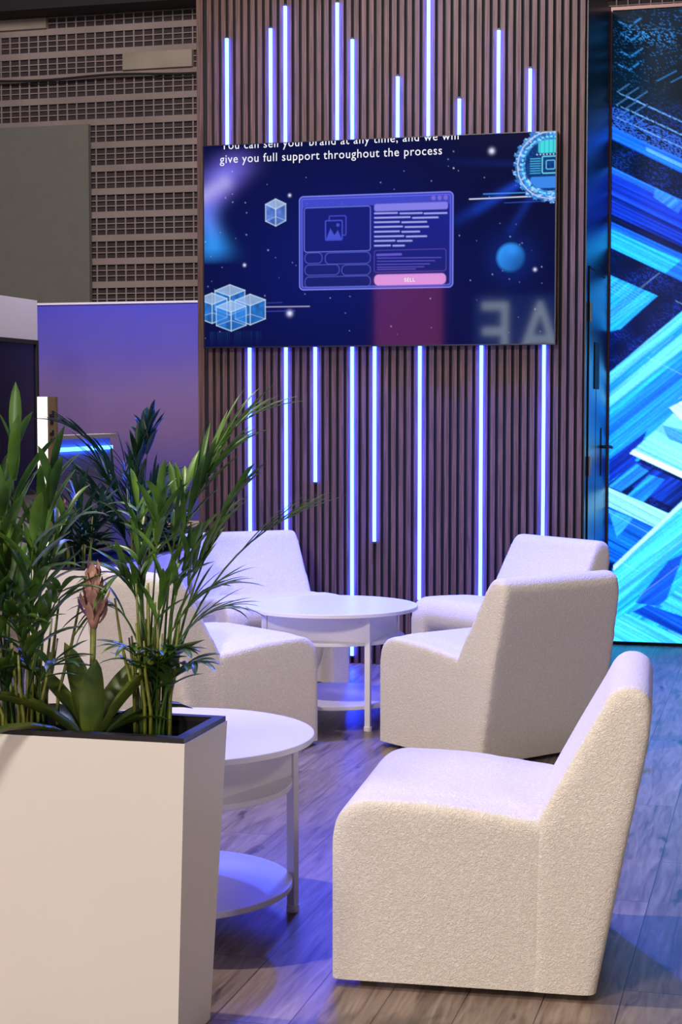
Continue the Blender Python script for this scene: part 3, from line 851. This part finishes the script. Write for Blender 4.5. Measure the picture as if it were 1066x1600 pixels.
# bar counter with LED under the lid
c0 = at_d(84, 681, 12.4); CX = c0.x
c1 = at_x(184, 679.5, CX)
ct = empty('bar_counter', (CX, (c0.y + c1.y) / 2, 0)); tag(ct, 'bar counter with pale lid and glowing blue light strip under its edge', 'counter')
L2 = (c1.y - c0.y) / 2
MB().box(-0.13, 0, -L2, L2, c0.z - 0.03, c0.z).build('countertop', M['partition'], ct)
MB().box(-0.12, -0.06, -L2 + 0.02, L2 - 0.02, 0, c0.z - 0.031).build('front_panel', mat('counter_lilac', srgb(150, 150, 205), 0.5), ct)
MB().box(-0.058, -0.035, -L2 + 0.02, L2 - 0.02, c0.z - 0.125, c0.z - 0.095).build('light_strip', M['counterled'], ct)
# light column beside it
p = at_d(66, 880, 12.15)
q0 = at_d(58, 620, 12.15); q1 = at_d(74, 620, 12.15); q2 = at_d(86.5, 620, 12.3)
wl = (q1 - q0).length
lc = empty('light_column', (q0.x, q0.y, 0)); tag(lc, 'slim glowing white column with a printed beige side, left of the bar counter', 'column')
uu = (q1 - q0); uu.z = 0; uu.normalize(); nn = Vector((-uu.y, uu.x, 0))
RM = Matrix(((uu.x, nn.x, 0, 0), (uu.y, nn.y, 0, 0), (0, 0, 1, 0), (0, 0, 0, 1)))
MB().box(0, wl, 0, 0.012, 0, q0.z, RM).build('lit_face', M['lit'], lc)
dl = (q2 - q1); dl.z = 0
poly = [(uu.x * wl, uu.y * wl), (uu.x * wl + dl.x, uu.y * wl + dl.y), (uu.x * wl + dl.x + nn.x * .1, uu.y * wl + dl.y + nn.y * .1), (nn.x * .1, nn.y * .1), (nn.x * .0125, nn.y * .0125), (uu.x * wl + nn.x * .0125, uu.y * wl + nn.y * .0125)]
MB().prism(poly, 'z', 0, q0.z).build('printed_side', M['beige'], lc)
pr = MB()
dn_ = dl.normalized(); on = Vector((dn_.y, -dn_.x, 0))
for (a, b, z0, z1) in ((.2, .8, .30, .36), (.55, .8, .24, .30), (.3, .7, .40, .48), (.25, .75, .62, .68), (.5, .75, .58, .62), (.3, .7, .73, .79)):
    base = uu * wl
    Q = [base + dl * a + on * .001, base + dl * b + on * .001, base + dl * b + on * .003, base + dl * a + on * .003]
    pr.prism([(v.x, v.y) for v in Q], 'z', q0.z - z1 * .42, q0.z - z0 * .42)
pr.build('print', M['ink'], lc)


# ------------------------------------------------------------------ armchair
def soft_mesh(name, mb, voxel, iters, fac=0.5):
    me = bpy.data.meshes.new(name); me.from_pydata(mb.v, [], mb.f); me.update()
    bm = bmesh.new(); bm.from_mesh(me); bmesh.ops.recalc_face_normals(bm, faces=bm.faces); bm.to_mesh(me); bm.free()
    o = bpy.data.objects.new(name, me); COL.objects.link(o)
    r = o.modifiers.new('r', 'REMESH'); r.mode = 'VOXEL'; r.voxel_size = voxel
    s = o.modifiers.new('s', 'SMOOTH'); s.factor = fac; s.iterations = iters
    dg = bpy.context.evaluated_depsgraph_get(); out = bpy.data.meshes.new_from_object(o.evaluated_get(dg))
    bpy.data.objects.remove(o)
    out.name = name
    bm = bmesh.new(); bm.from_mesh(out)
    r = bmesh.ops.bisect_plane(bm, geom=bm.verts[:] + bm.edges[:] + bm.faces[:], plane_co=(0, 0, 0.004), plane_no=(0, 0, 1), clear_inner=True)
    bmesh.ops.holes_fill(bm, edges=[e for e in bm.edges if e.is_boundary], sides=0)
    bm.to_mesh(out); bm.free()
    return out


CL, CWD = 0.69, 0.70      # depth, width (before the edges are rounded off)


def arc(cx, cz, r, a0, a1, n=8):
    return [(cx + r * math.cos(math.radians(a0 + (a1 - a0) * i / n)), cz + r * math.sin(math.radians(a0 + (a1 - a0) * i / n))) for i in range(n + 1)]


def chair_meshes():
    hw = CWD / 2
    # seat: side panels down to the floor, rolled cushion front between them with a recess below
    side = [(0, -0.08)] + arc(0.10, 0.375, 0.10, 180, 100, 8) + [(0.27, 0.472), (0.56, 0.436), (0.56, -0.08)]
    mid = arc(0.105, 0.385, 0.098, 270, 100, 12)[0:] + [(0.27, 0.482), (0.56, 0.446), (0.56, -0.08), (0.16, -0.08), (0.16, 0.28)]
    mb = MB()
    mb.prism(side, 'y', -hw, -hw + 0.115); mb.prism(side, 'y', hw - 0.115, hw); mb.prism(mid, 'y', -hw + 0.10, hw - 0.10)
    seat = soft_mesh('seat', mb, 0.0105, 34)
    back = [(0.50, -0.08), (0.515, 0.42), (0.60, 0.58), (0.682, 0.725)] + arc(0.747, 0.722, 0.062, 160, 10, 8) + [(0.795, 0.62), (0.750, 0.40), (0.674, 0.0), (0.665, -0.08)]
    mb = MB(); mb.prism(back, 'y', -hw - 0.003, hw + 0.003)
    # the back narrows a little towards its top
    mb.v = [(x, y * (1 - 0.06 * max(0, (z - 0.42) / 0.38)), z) for x, y, z in mb.v]
    bk = soft_mesh('backrest', mb, 0.0105, 30)
    return seat, bk


seat_me, back_me = chair_meshes()
for me in (seat_me, back_me):
    me.materials.clear(); me.materials.append(M['boucle'])
    me.polygons.foreach_set('use_smooth', [True] * len(me.polygons))
foot_me = MB().disc(0.022, 0, 0.02, 20).build('foot', M['black']).data
bpy.data.objects.remove(bpy.data.objects['foot'])


def armchair(fc, bc, side, label):
    """fc, bc: the floor corners at front and rear of one side, as (right, ahead) of the camera; side=+1: the chair lies to the left of front->rear"""
    f = cw(*fc); b = cw(*bc); d = (b - f).normalized(); n = Vector((-d.y, d.x, 0)) * side
    root = f + d * 0.33 + n * (CWD / 2 - 0.012)
    rz = math.atan2(d.y, d.x)
    t = empty('armchair', root, rz); tag(t, label, 'armchair', 'cream boucle armchairs around the round tables')
    for me, nm in ((seat_me, 'seat'), (back_me, 'backrest')):
        o = bpy.data.objects.new(nm, me); COL.objects.link(o); o.parent = t; o.location = (-0.337, 0, 0.016)
    for sx, sy in ((-0.25, -0.28), (-0.25, 0.28), (0.27, -0.28), (0.27, 0.28)):
        o = bpy.data.objects.new('foot', foot_me); COL.objects.link(o); o.parent = t; o.location = (sx, sy, 0)
    return t


armchair((-0.018, 4.205), (0.636, 4.08), 1, 'large cream boucle armchair in the right foreground, seen from its side')
armchair((0.1766, 7.288), (0.577, 6.755), 1, 'cream boucle armchair in the middle right, its shaded back turned to us')
armchair((-0.1065, 7.288), (-0.6206, 6.865), -1, 'cream boucle armchair in the middle left, partly hidden by the palms')
armchair((0.04, 8.79), (-0.23, 9.40), -1 * -1, 'cream boucle armchair at the back left, facing us before the slatted wall')
armchair((0.375, 8.76), (0.92, 9.14), -1, 'cream boucle armchair at the back right, only its back and seat showing')


# ------------------------------------------------------------------ round tables
def table(cx, cd_, ang, label):
    t = empty('round_table', cw(cx, cd_), TH + math.radians(ang)); tag(t, label, 'table', 'white round two-shelf coffee tables')
    MB().disc(0.41, 0.532, 0.55, 128).build('tabletop', M['white'], t)
    MB().disc(0.346, 0.394, 0.41, 128).build('middle_shelf', M['white'], t)
    MB().disc(0.346, 0.10, 0.118, 128).build('lower_shelf', M['white'], t)
    R = 0.355; s = 0.0125
    for k in range(4):
        a = k * PI / 2
        x, y = R * math.cos(a), R * math.sin(a)
        rm = Matrix.Translation((x, y, 0)) @ Matrix.Rotation(a + PI / 4, 4, 'Z')
        lg = MB().box(-s, s, -s, s, 0.02, 0.532, rm).build('leg', M['white'], t)
        MB().disc(0.019, 0, 0.022, 20, cx=x, cy=y).build('foot', M['white'], lg)
        x2, y2 = R * math.cos(a + PI / 2), R * math.sin(a + PI / 2)
        L = math.hypot(x2 - x, y2 - y)
        pm = Matrix.Translation(((x + x2) / 2, (y + y2) / 2, 0)) @ Matrix.Rotation(math.atan2(y2 - y, x2 - x), 4, 'Z')
        MB().box(-L / 2 + 0.014, L / 2 - 0.014, -0.006, 0.006, 0.4105, 0.5315, pm).build('side_panel', M['white'], t)
        for sg in (-1, 1):
            sc = MB(); c = pm @ Vector((sg * (L / 2 - 0.035), -0.007, 0.50)); n = (pm.to_3x3() @ Vector((0, -1, 0)))
            sc.tube([tuple(c), tuple(c + n * 0.003)], 0.005, 10)
            sc.build('screw', M['steel'], t)
    return t


table(-0.487, 4.75, 14, 'white round two-shelf coffee table in the foreground, beside the tall planter')
table(-0.043, 7.91, -62, 'white round two-shelf coffee table in the middle between four armchairs')


# ------------------------------------------------------------------ planters
def planter(x0, x1, y0, y1, h, label, taper=0.035):
    t = empty('trough_planter', ((x0 + x1) / 2, (y0 + y1) / 2, 0)); tag(t, label, 'planter', 'white trough planters with palms')
    hx, hy = (x1 - x0) / 2, (y1 - y0) / 2; k = taper
    th = 0.012; zt_ = h - 0.012
    v = []; f = []
    def ring(a, b, z): n = len(v); v.extend([(-a, -b, z), (a, -b, z), (a, b, z), (-a, b, z)]); return n
    r = [ring(hx - k, hy - k, 0), ring(hx, hy, zt_), ring(hx - th, hy - th, zt_), ring(hx - th, hy - th, zt_ - 0.12)]
    for a, b in zip(r[:-1], r[1:]):
        for i in range(4): f.append((a + i, a + (i + 1) % 4, b + (i + 1) % 4, b + i))
    f.append((0, 3, 2, 1)); f.append(tuple(r[3] + i for i in range(4)))
    mb = MB(); mb.v = v; mb.f = f; mb.build('body', M['planter_white'], t)
    rim = MB(); ro, ri = 0.003, 0.028
    for (a0, a1, b0, b1) in ((-hx + ro, hx - ro, -hy + ro, -hy + ri), (-hx + ro, hx - ro, hy - ri, hy - ro), (-hx + ro, -hx + ri, -hy + ri, hy - ri), (hx - ri, hx - ro, -hy + ri, hy - ri)):
        rim.box(a0, a1, b0, b1, zt_ + 0.0005, h)
    rim.build('rim', M['black'], t)
    ln = MB(); a, b = hx - 0.0125, hy - 0.0125
    for q in ((-a, a, -b, -b + .006), (-a, a, b - .006, b), (-a, -a + .006, -b + .006, b - .006), (a - .006, a, -b + .006, b - .006)): ln.box(*q, h - 0.125, h - 0.0125)
    ln.build('liner', M['matte_black'], t)
    MB().box(-hx + 0.02, hx - 0.02, -hy + 0.02, hy - 0.02, h - 0.10, h - 0.06).build('soil', M['soil'], t)
    return t


fr = at_z(294, 1155, 0.74); bk = at_z(350, 1118, 0.74)
PL0 = (fr.x - 1.15, (fr.x + bk.x) / 2, fr.y, bk.y)
planter(*PL0, 0.74, 'white trough planter in the left foreground holding palms and a bromeliad')
nb = at_z(157, 887, 0.74); nf = at_z(250, 865, 0.74)
px1 = (nb.x + nf.x) / 2
PL1 = (px1 - 0.36, px1, nb.y - 0.05, nf.y + 0.45)
planter(*PL1, 0.74, 'white trough planter at the back left, behind the middle left armchair')
# low black unit beside the slatted wall
u = at_d(283, 817, 10.3); u2 = at_d(318, 817, 10.3)
ub = empty('low_cabinet', ((u.x + u2.x) / 2, u.y, 0)); tag(ub, 'low black unit with a thin pale top edge by the slatted wall corner', 'cabinet')
hx = 0.18
MB().box(-hx, hx - 0.03, -0.2, 0.2, 0, u.z - 0.012).build('body', M['matte_black'], ub)
MB().box(-hx - 0.005, hx - 0.025, -0.205, 0.205, u.z - 0.0118, u.z).build('top_edge', M['beige'], ub)

# ------------------------------------------------------------------ plants
R = random.Random(11)


def blade(mb, p, d, up, L, wd, droop, seg=6, fold=0.25):
    """a lance-shaped leaflet"""
    d = d.normalized(); side = d.cross(up)
    if side.length < 1e-3: side = d.cross(Vector((1, 0, 0)))
    side.normalize(); n0 = len(mb.v); pos = Vector(p)
    nrm = side.cross(d).normalized()
    for i in range(seg + 1):
        t = i / seg
        w_ = wd * (math.sin(PI * min(1, (t * 0.86 + 0.10))) ** 0.75) * (1 if t < 1 else 0.02)
        if i == seg: w_ = wd * 0.03
        mb.v += [tuple(pos - side * w_ * .5 + nrm * w_ * fold), tuple(pos), tuple(pos + side * w_ * .5 + nrm * w_ * fold)]
        d = (d + Vector((0, 0, -1)) * droop / seg).normalized()
        nrm = side.cross(d).normalized()
        pos = pos + d * (L / seg)
    for i in range(seg):
        a = n0 + i * 3
        mb.f += [(a, a + 1, a + 4, a + 3), (a + 1, a + 2, a + 5, a + 4)]


def bez(P, t):
    P = [Vector(p) for p in P]
    while len(P) > 1: P = [P[i].lerp(P[i + 1], t) for i in range(len(P) - 1)]
    return P[0]


def frond(parent, origin, ctrl, nleaf, leaflen, wd, t0=0.45, spread=0.8, droop=0.5, m='leaf', stem_r=0.004, rnd=None):
    """stalk along a bezier with paired leaflets on its upper part; one mesh, two materials"""
    rnd = rnd or R
    mb = MB(); C_ = [Vector(c) - Vector(origin) for c in ctrl]
    pts = [bez(C_, i / 14) for i in range(15)]
    mb.tube(pts, [stem_r * (1 - 0.65 * i / 14) for i in range(15)], 6)
    ns = len(mb.f)
    for i in range(nleaf):
        t = t0 + (1 - t0) * (i + 0.5) / nleaf
        p = bez(C_, t); tg = (bez(C_, min(1, t + .02)) - bez(C_, t - .02)).normalized()
        sd = tg.cross(Vector((rnd.uniform(-.3, .3), rnd.uniform(-.3, .3), 1)))
        if sd.length < .2: sd = tg.cross(Vector((0.2, 1, 0)))
        sd.normalize()
        for s in (-1, 1):
            k = 1 - 0.55 * abs((i / max(1, nleaf - 1)) - 0.35)
            dr = tg * rnd.uniform(0.75, 1.05) + sd * s * spread * rnd.uniform(.6, 1.1) + Vector((0, 0, 0.12))
            blade(mb, p, dr, Vector((rnd.uniform(-.2, .2), rnd.uniform(-.2, .2), 1)), leaflen * k * rnd.uniform(.8, 1.15), wd * rnd.uniform(.8, 1.1), droop * rnd.uniform(.4, 1.4))
    blade(mb, bez(C_, 1), (bez(C_, 1) - bez(C_, .95)), Vector((0, 0.1, 1)), leaflen * .7, wd, droop)
    o = mb.build('frond', M[m], parent, smooth=True)
    me = o.data; me.materials.append(M['stem'])
    return o


def cane_set(parent, n, rad, h, r, rnd, m='stem'):
    for k in range(n):
        a = rnd.uniform(0, 2 * PI); q = rad * math.sqrt(rnd.random()); x, y = q * math.cos(a), q * math.sin(a)
        lx_, ly_ = x * rnd.uniform(1.2, 1.9), y * rnd.uniform(1.2, 1.9)
        hh = h * rnd.uniform(.7, 1.1)
        MB().tube([(x, y, 0), (x * .9 + lx_ * .1, y, hh * .35), (lx_, ly_, hh * .7), (lx_ * 1.2, ly_ * 1.2, hh)], [r, r * .9, r * .8, r * .5], 7).build('cane', M[m], parent, smooth=True)


def palm(px, py, d, label, targets, z_soil, n_canes=14, canes_h=0.26, rad=0.06, leaflen=0.2, wd=0.022, m='leaf', seed=1, name='areca_palm', group=None, nleaf=7):
    """targets: list of (tip px, tip py, depth offset, bend px, bend py)"""
    rnd = random.Random(seed)
    base = at_d(px, py, d); base.z = z_soil
    t = empty(name, base); tag(t, label, 'plant', group)
    cane_set(t, n_canes, rad, canes_h, 0.0048, rnd)
    for (tx, ty, dd, bx, by, *rest) in targets:
        kk = dict(rest[0]) if rest else {}
        tip = at_d(tx, ty, d + dd); mid_ = at_d(bx, by, d + dd * .4)
        a = rnd.uniform(0, 2 * PI); b0 = base + Vector((math.cos(a) * rad * .6, math.sin(a) * rad * .6, 0))
        m1 = b0.lerp(mid_, .5); m1.x = b0.x * .8 + m1.x * .2; m1.y = b0.y * .8 + m1.y * .2
        frond(t, base, [b0, m1, mid_, tip], kk.get('n', nleaf), kk.get('L', leaflen), kk.get('w', wd), kk.get('t0', .5), kk.get('s', .75), kk.get('droop', .5), m, rnd=rnd)
    return t


ZS = 0.68
# right palm of the front planter
palm(238, 1140, 3.93, 'areca palm at the right end of the front planter, arching towards the slatted wall', [
    (398, 648, .10, 290, 690, dict(n=8, L=.20, w=.012, s=.28, droop=.35, t0=.55)),
    (352, 712, .02, 285, 770, dict(n=7, L=.18, w=.017, s=.42, droop=.5, t0=.6)),
    (372, 770, .05, 318, 850, dict(n=3, L=.15, w=.020, s=.4, t0=.8)),
    (250, 785, .00, 243, 880, dict(n=6, L=.15, w=.022, s=.75, t0=.72, droop=.7)),
    (292, 760, .12, 262, 850, dict(n=5, L=.17, w=.022, s=.6, t0=.7, droop=.4)),
    (214, 790, .10, 225, 900, dict(n=6, L=.16, w=.018, s=.75, t0=.65, droop=.9)),
    (470, 800, -.05, 340, 850, dict(n=6, L=.17, w=.007, s=.16, droop=.12, t0=.72)),
    (338, 835, .0, 285, 900, dict(n=5, L=.15, w=.021, s=.5, t0=.65, droop=.2)),
    (305, 850, -.05, 262, 920, dict(n=5, L=.15, w=.020, s=.6, t0=.65, droop=.4)),
    (345, 915, -.08, 282, 930, dict(n=6, L=.17, w=.011, s=.45, t0=.55, droop=.5)),
    (352, 950, -.04, 280, 960, dict(n=5, L=.16, w=.009, s=.4, t0=.6, droop=.8)),
    (185, 900, -.06, 205, 880, dict(n=5, L=.16, w=.015, s=.6, t0=.6, droop=.9)),
    (215, 860, .05, 222, 930, dict(n=5, L=.16, w=.017, s=.6, t0=.65, droop=.7)),
    (150, 955, -.02, 190, 905, dict(n=5, L=.15, w=.010, s=.5, t0=.6, droop=.9)),
    (262, 905, -.05, 245, 960, dict(n=5, L=.15, w=.018, s=.6, t0=.65)),
    (308, 1035, -.12, 268, 1030, dict(n=7, L=.10, w=.019, s=1.0, t0=.45, droop=.5)),
    (280, 1015, -.10, 262, 1010, dict(n=7, L=.10, w=.020, s=1.0, t0=.45)),
    (250, 1020, -.12, 245, 1040, dict(n=6, L=.10, w=.021, s=1.0, t0=.45, droop=.9)),
    (200, 1010, -.10, 215, 1010, dict(n=6, L=.11, w=.014, s=.9, t0=.5, droop=.8)),
], ZS, n_canes=20, canes_h=.36, rad=.05, seed=5, group='palms in the front planter')
# left palm of the front planter
palm(40, 1135, 3.90, 'broad-leaved palm at the left end of the front planter, cut by the frame edge', [
    (22, 690, .0, 20, 860, dict(n=5, L=.20, w=.030, s=.4, t0=.6)),
    (-15, 700, .05, 0, 850, dict(n=6, L=.22, w=.028, s=.4)),
    (82, 750, .0, 62, 880, dict(n=5, L=.19, w=.026, s=.5, t0=.6)),
    (105, 810, .1, 75, 900, dict(n=5, L=.17, w=.018, s=.6, t0=.6, droop=.9)),
    (0, 800, -.1, 10, 930, dict(n=6, L=.2, w=.03, s=.5)),
    (-40, 760, .0, -20, 900, dict(n=6, L=.2, w=.03, s=.5)),
    (52, 845, -.1, 40, 960, dict(n=6, L=.2, w=.028, s=.6, droop=.8)),
    (98, 920, -.1, 72, 960, dict(n=5, L=.16, w=.022, s=.7, droop=.9)),
    (20, 960, -.12, 25, 1000, dict(n=6, L=.17, w=.024, s=.8, droop=.8)),
    (-30, 950, -.1, -10, 990, dict(n=6, L=.18, w=.024, s=.7)),
    (70, 850, .05, 58, 930, dict(n=5, L=.19, w=.024, s=.5)),
    (10, 880, .1, 20, 960, dict(n=6, L=.2, w=.028, s=.5)),
    (95, 1030, -.1, 70, 1030, dict(n=5, L=.13, w=.018, s=.9)),
    (-10, 1050, -.1, 10, 1040, dict(n=5, L=.14, w=.02, s=.9)),
], ZS, n_canes=24, canes_h=.33, rad=.075, seed=8, group='palms in the front planter')


def bromeliad(px, py, d, z, label, scale=1.0, seed=2, spike=True, tip=(146, 882), m='leaf_brom'):
    rnd = random.Random(seed); base = at_d(px, py, d); base.z = z
    t = empty('bromeliad', base); tag(t, label, 'plant', 'bromeliads with pink flower heads')
    ux = cw(1, 0); uy = cw(0, 1)
    leaves = [(-1.0, -.2, .26, .034, 1.1, 1.1), (-.75, .3, .26, .034, 1.0, .5), (.8, .1, .27, .036, .9, .3), (.12, -.35, .17, .032, .5, .1), (-.35, .5, .20, .036, .6, .3),
              (1.0, .2, .15, .02, 1.3, .7), (-1.2, -.5, .30, .02, 1.8, .8), (.5, .7, .22, .034, .8, .4), (-.9, .8, .2, .03, 1.4, .5), (1.1, .5, .2, .028, 1.2, .5)]
    for (a, b, L, wd, dr, lean) in leaves:
        mb = MB(); dir_ = ux * a * .75 + uy * b * .75 + Vector((0, 0, 1.25 - .25 * lean))
        blade(mb, (0, 0, .0), dir_, Vector((0, 0, 1)) - (ux * a + uy * b) * .2, L * scale * 1.25, wd * scale * 1.6, dr, 8, .35)
        mb.build('leaf', M[m], t, smooth=True)
    if spike:
        tp = at_d(tip[0], tip[1], d) - base; hh = tp.z
        st = MB().tube([(0, 0, 0), (tp.x * .4, tp.y * .4, hh * .4), (tp.x * .9, tp.y * .9, hh * .72)], [.006, .0065, .0075], 8).build('flower_stalk', M['stem'], t, smooth=True)
        mb = MB(); c = Vector((tp.x * .9, tp.y * .9, hh * .66))
        top = Vector((tp.x, tp.y, hh))
        Lh = (top - c).length
        mb.tube([c, c.lerp(top, .15), c.lerp(top, .4), c.lerp(top, .6), c.lerp(top, .85), top], [.008, .015, .019, .020, .014, .002], 12)
        for k in range(26):
            g = k * 2.399; zt_ = .08 + .8 * k / 26; rr = .017 * math.sin(PI * min(.95, zt_ + .15)) + .003
            blade(mb, c.lerp(top, zt_) + Vector((math.cos(g), math.sin(g), 0)) * rr * .8, Vector((math.cos(g), math.sin(g), 0)) * (.7 if k < 9 else .25) + Vector((0, 0, 1)),
                  Vector((0, 0, 1)), Lh * (.34 if k < 9 else .26), .019, -.5, 4, -.25)
        mb.build('flower_head', M['flower'], t, smooth=True)
    return t


bromeliad(143, 1140, 3.86, ZS, 'bromeliad with a pink flower head, between the palms of the front planter', 1.12)

# plants of the back planter
ZB = 0.68
yb0 = PL1[2]
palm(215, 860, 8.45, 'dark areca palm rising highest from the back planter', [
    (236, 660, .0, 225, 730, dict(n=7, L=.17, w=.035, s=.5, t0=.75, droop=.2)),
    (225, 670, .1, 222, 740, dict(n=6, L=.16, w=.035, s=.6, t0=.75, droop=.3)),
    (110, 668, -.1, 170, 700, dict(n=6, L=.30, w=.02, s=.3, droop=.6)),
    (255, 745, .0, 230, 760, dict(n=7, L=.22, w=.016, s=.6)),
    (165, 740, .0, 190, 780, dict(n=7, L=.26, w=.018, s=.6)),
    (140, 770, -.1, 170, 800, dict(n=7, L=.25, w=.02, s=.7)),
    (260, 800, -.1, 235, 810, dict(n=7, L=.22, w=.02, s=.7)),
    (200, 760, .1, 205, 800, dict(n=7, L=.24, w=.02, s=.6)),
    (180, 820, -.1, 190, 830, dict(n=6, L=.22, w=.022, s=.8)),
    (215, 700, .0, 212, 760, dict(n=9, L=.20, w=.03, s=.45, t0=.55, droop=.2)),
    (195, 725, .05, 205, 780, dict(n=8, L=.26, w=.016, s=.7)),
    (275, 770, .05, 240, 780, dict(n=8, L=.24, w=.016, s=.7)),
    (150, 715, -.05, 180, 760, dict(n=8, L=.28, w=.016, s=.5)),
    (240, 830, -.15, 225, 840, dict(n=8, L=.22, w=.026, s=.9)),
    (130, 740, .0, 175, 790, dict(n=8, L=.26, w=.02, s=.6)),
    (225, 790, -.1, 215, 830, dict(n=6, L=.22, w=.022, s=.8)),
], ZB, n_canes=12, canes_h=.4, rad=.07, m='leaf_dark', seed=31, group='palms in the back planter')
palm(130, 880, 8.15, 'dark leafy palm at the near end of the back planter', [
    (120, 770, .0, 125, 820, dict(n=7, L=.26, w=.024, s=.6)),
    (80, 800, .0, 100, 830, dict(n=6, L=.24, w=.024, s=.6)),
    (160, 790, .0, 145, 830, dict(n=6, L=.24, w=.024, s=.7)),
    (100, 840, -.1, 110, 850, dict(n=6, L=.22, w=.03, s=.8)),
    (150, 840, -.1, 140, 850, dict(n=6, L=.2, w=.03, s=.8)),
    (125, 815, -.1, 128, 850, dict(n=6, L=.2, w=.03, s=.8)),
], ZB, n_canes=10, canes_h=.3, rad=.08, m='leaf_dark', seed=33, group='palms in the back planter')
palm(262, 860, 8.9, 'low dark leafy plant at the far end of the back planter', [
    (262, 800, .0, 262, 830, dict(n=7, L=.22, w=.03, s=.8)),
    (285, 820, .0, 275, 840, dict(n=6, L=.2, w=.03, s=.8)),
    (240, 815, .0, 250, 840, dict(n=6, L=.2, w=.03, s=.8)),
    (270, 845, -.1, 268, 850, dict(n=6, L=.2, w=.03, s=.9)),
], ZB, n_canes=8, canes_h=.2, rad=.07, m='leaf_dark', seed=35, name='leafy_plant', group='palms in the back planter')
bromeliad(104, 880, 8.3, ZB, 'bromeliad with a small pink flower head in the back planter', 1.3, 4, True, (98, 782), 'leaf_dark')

# ------------------------------------------------------------------ stands behind the viewpoint, mirrored in the glossy wall screen
VY = -6.0


def mir(px, py):
    v = at_y(px, py, 2 * TY - VY); return Vector((v.x, VY, v.z))


a, b = mir(586, 430), mir(690, 560)
rb = empty('hanging_banner', ((a.x + b.x) / 2, VY, 0)); tag(rb, 'red backlit banner behind the viewpoint, seen only mirrored in the wall screen', 'banner')
MB().box(-(b.x - a.x) / 2, (b.x - a.x) / 2, -0.08, 0, 0.6, a.z).build('fabric', emis('red_backlit_fabric', (2.6, 0.4, 0.8), 1.0), rb)
a, b = mir(742, 462), mir(890, 570)
sg = empty('lit_sign', ((a.x + b.x) / 2, VY, b.z)); tag(sg, 'lit sign with big pale letters behind the viewpoint, mirrored in the wall screen', 'sign')
sw2, sh2 = b.x - a.x, a.z - b.z
MB().box(-sw2 / 2, sw2 / 2, -0.12, 0, 0, sh2).box(-0.05, 0.05, -0.11, -0.01, -b.z, 0).build('board', emis('sign_blue_face', (0.12, 0.30, 1.3), 1.0), sg)
me = text_mesh('AE', 1.0); xs = [v.co.x for v in me.vertices]; ys = [v.co.y for v in me.vertices]
k = sw2 * .86 / (max(xs) - min(xs))
for v in me.vertices: v.co = Vector((-(v.co.x - (max(xs) + min(xs)) / 2) * k, 0.004, (v.co.y - min(ys)) * sh2 * .85 / (max(ys) - min(ys)) + sh2 * .06))
link('sign_letters', me, sg, emis('sign_letter_face', (5.0, 6.0, 7.0), 1.0))
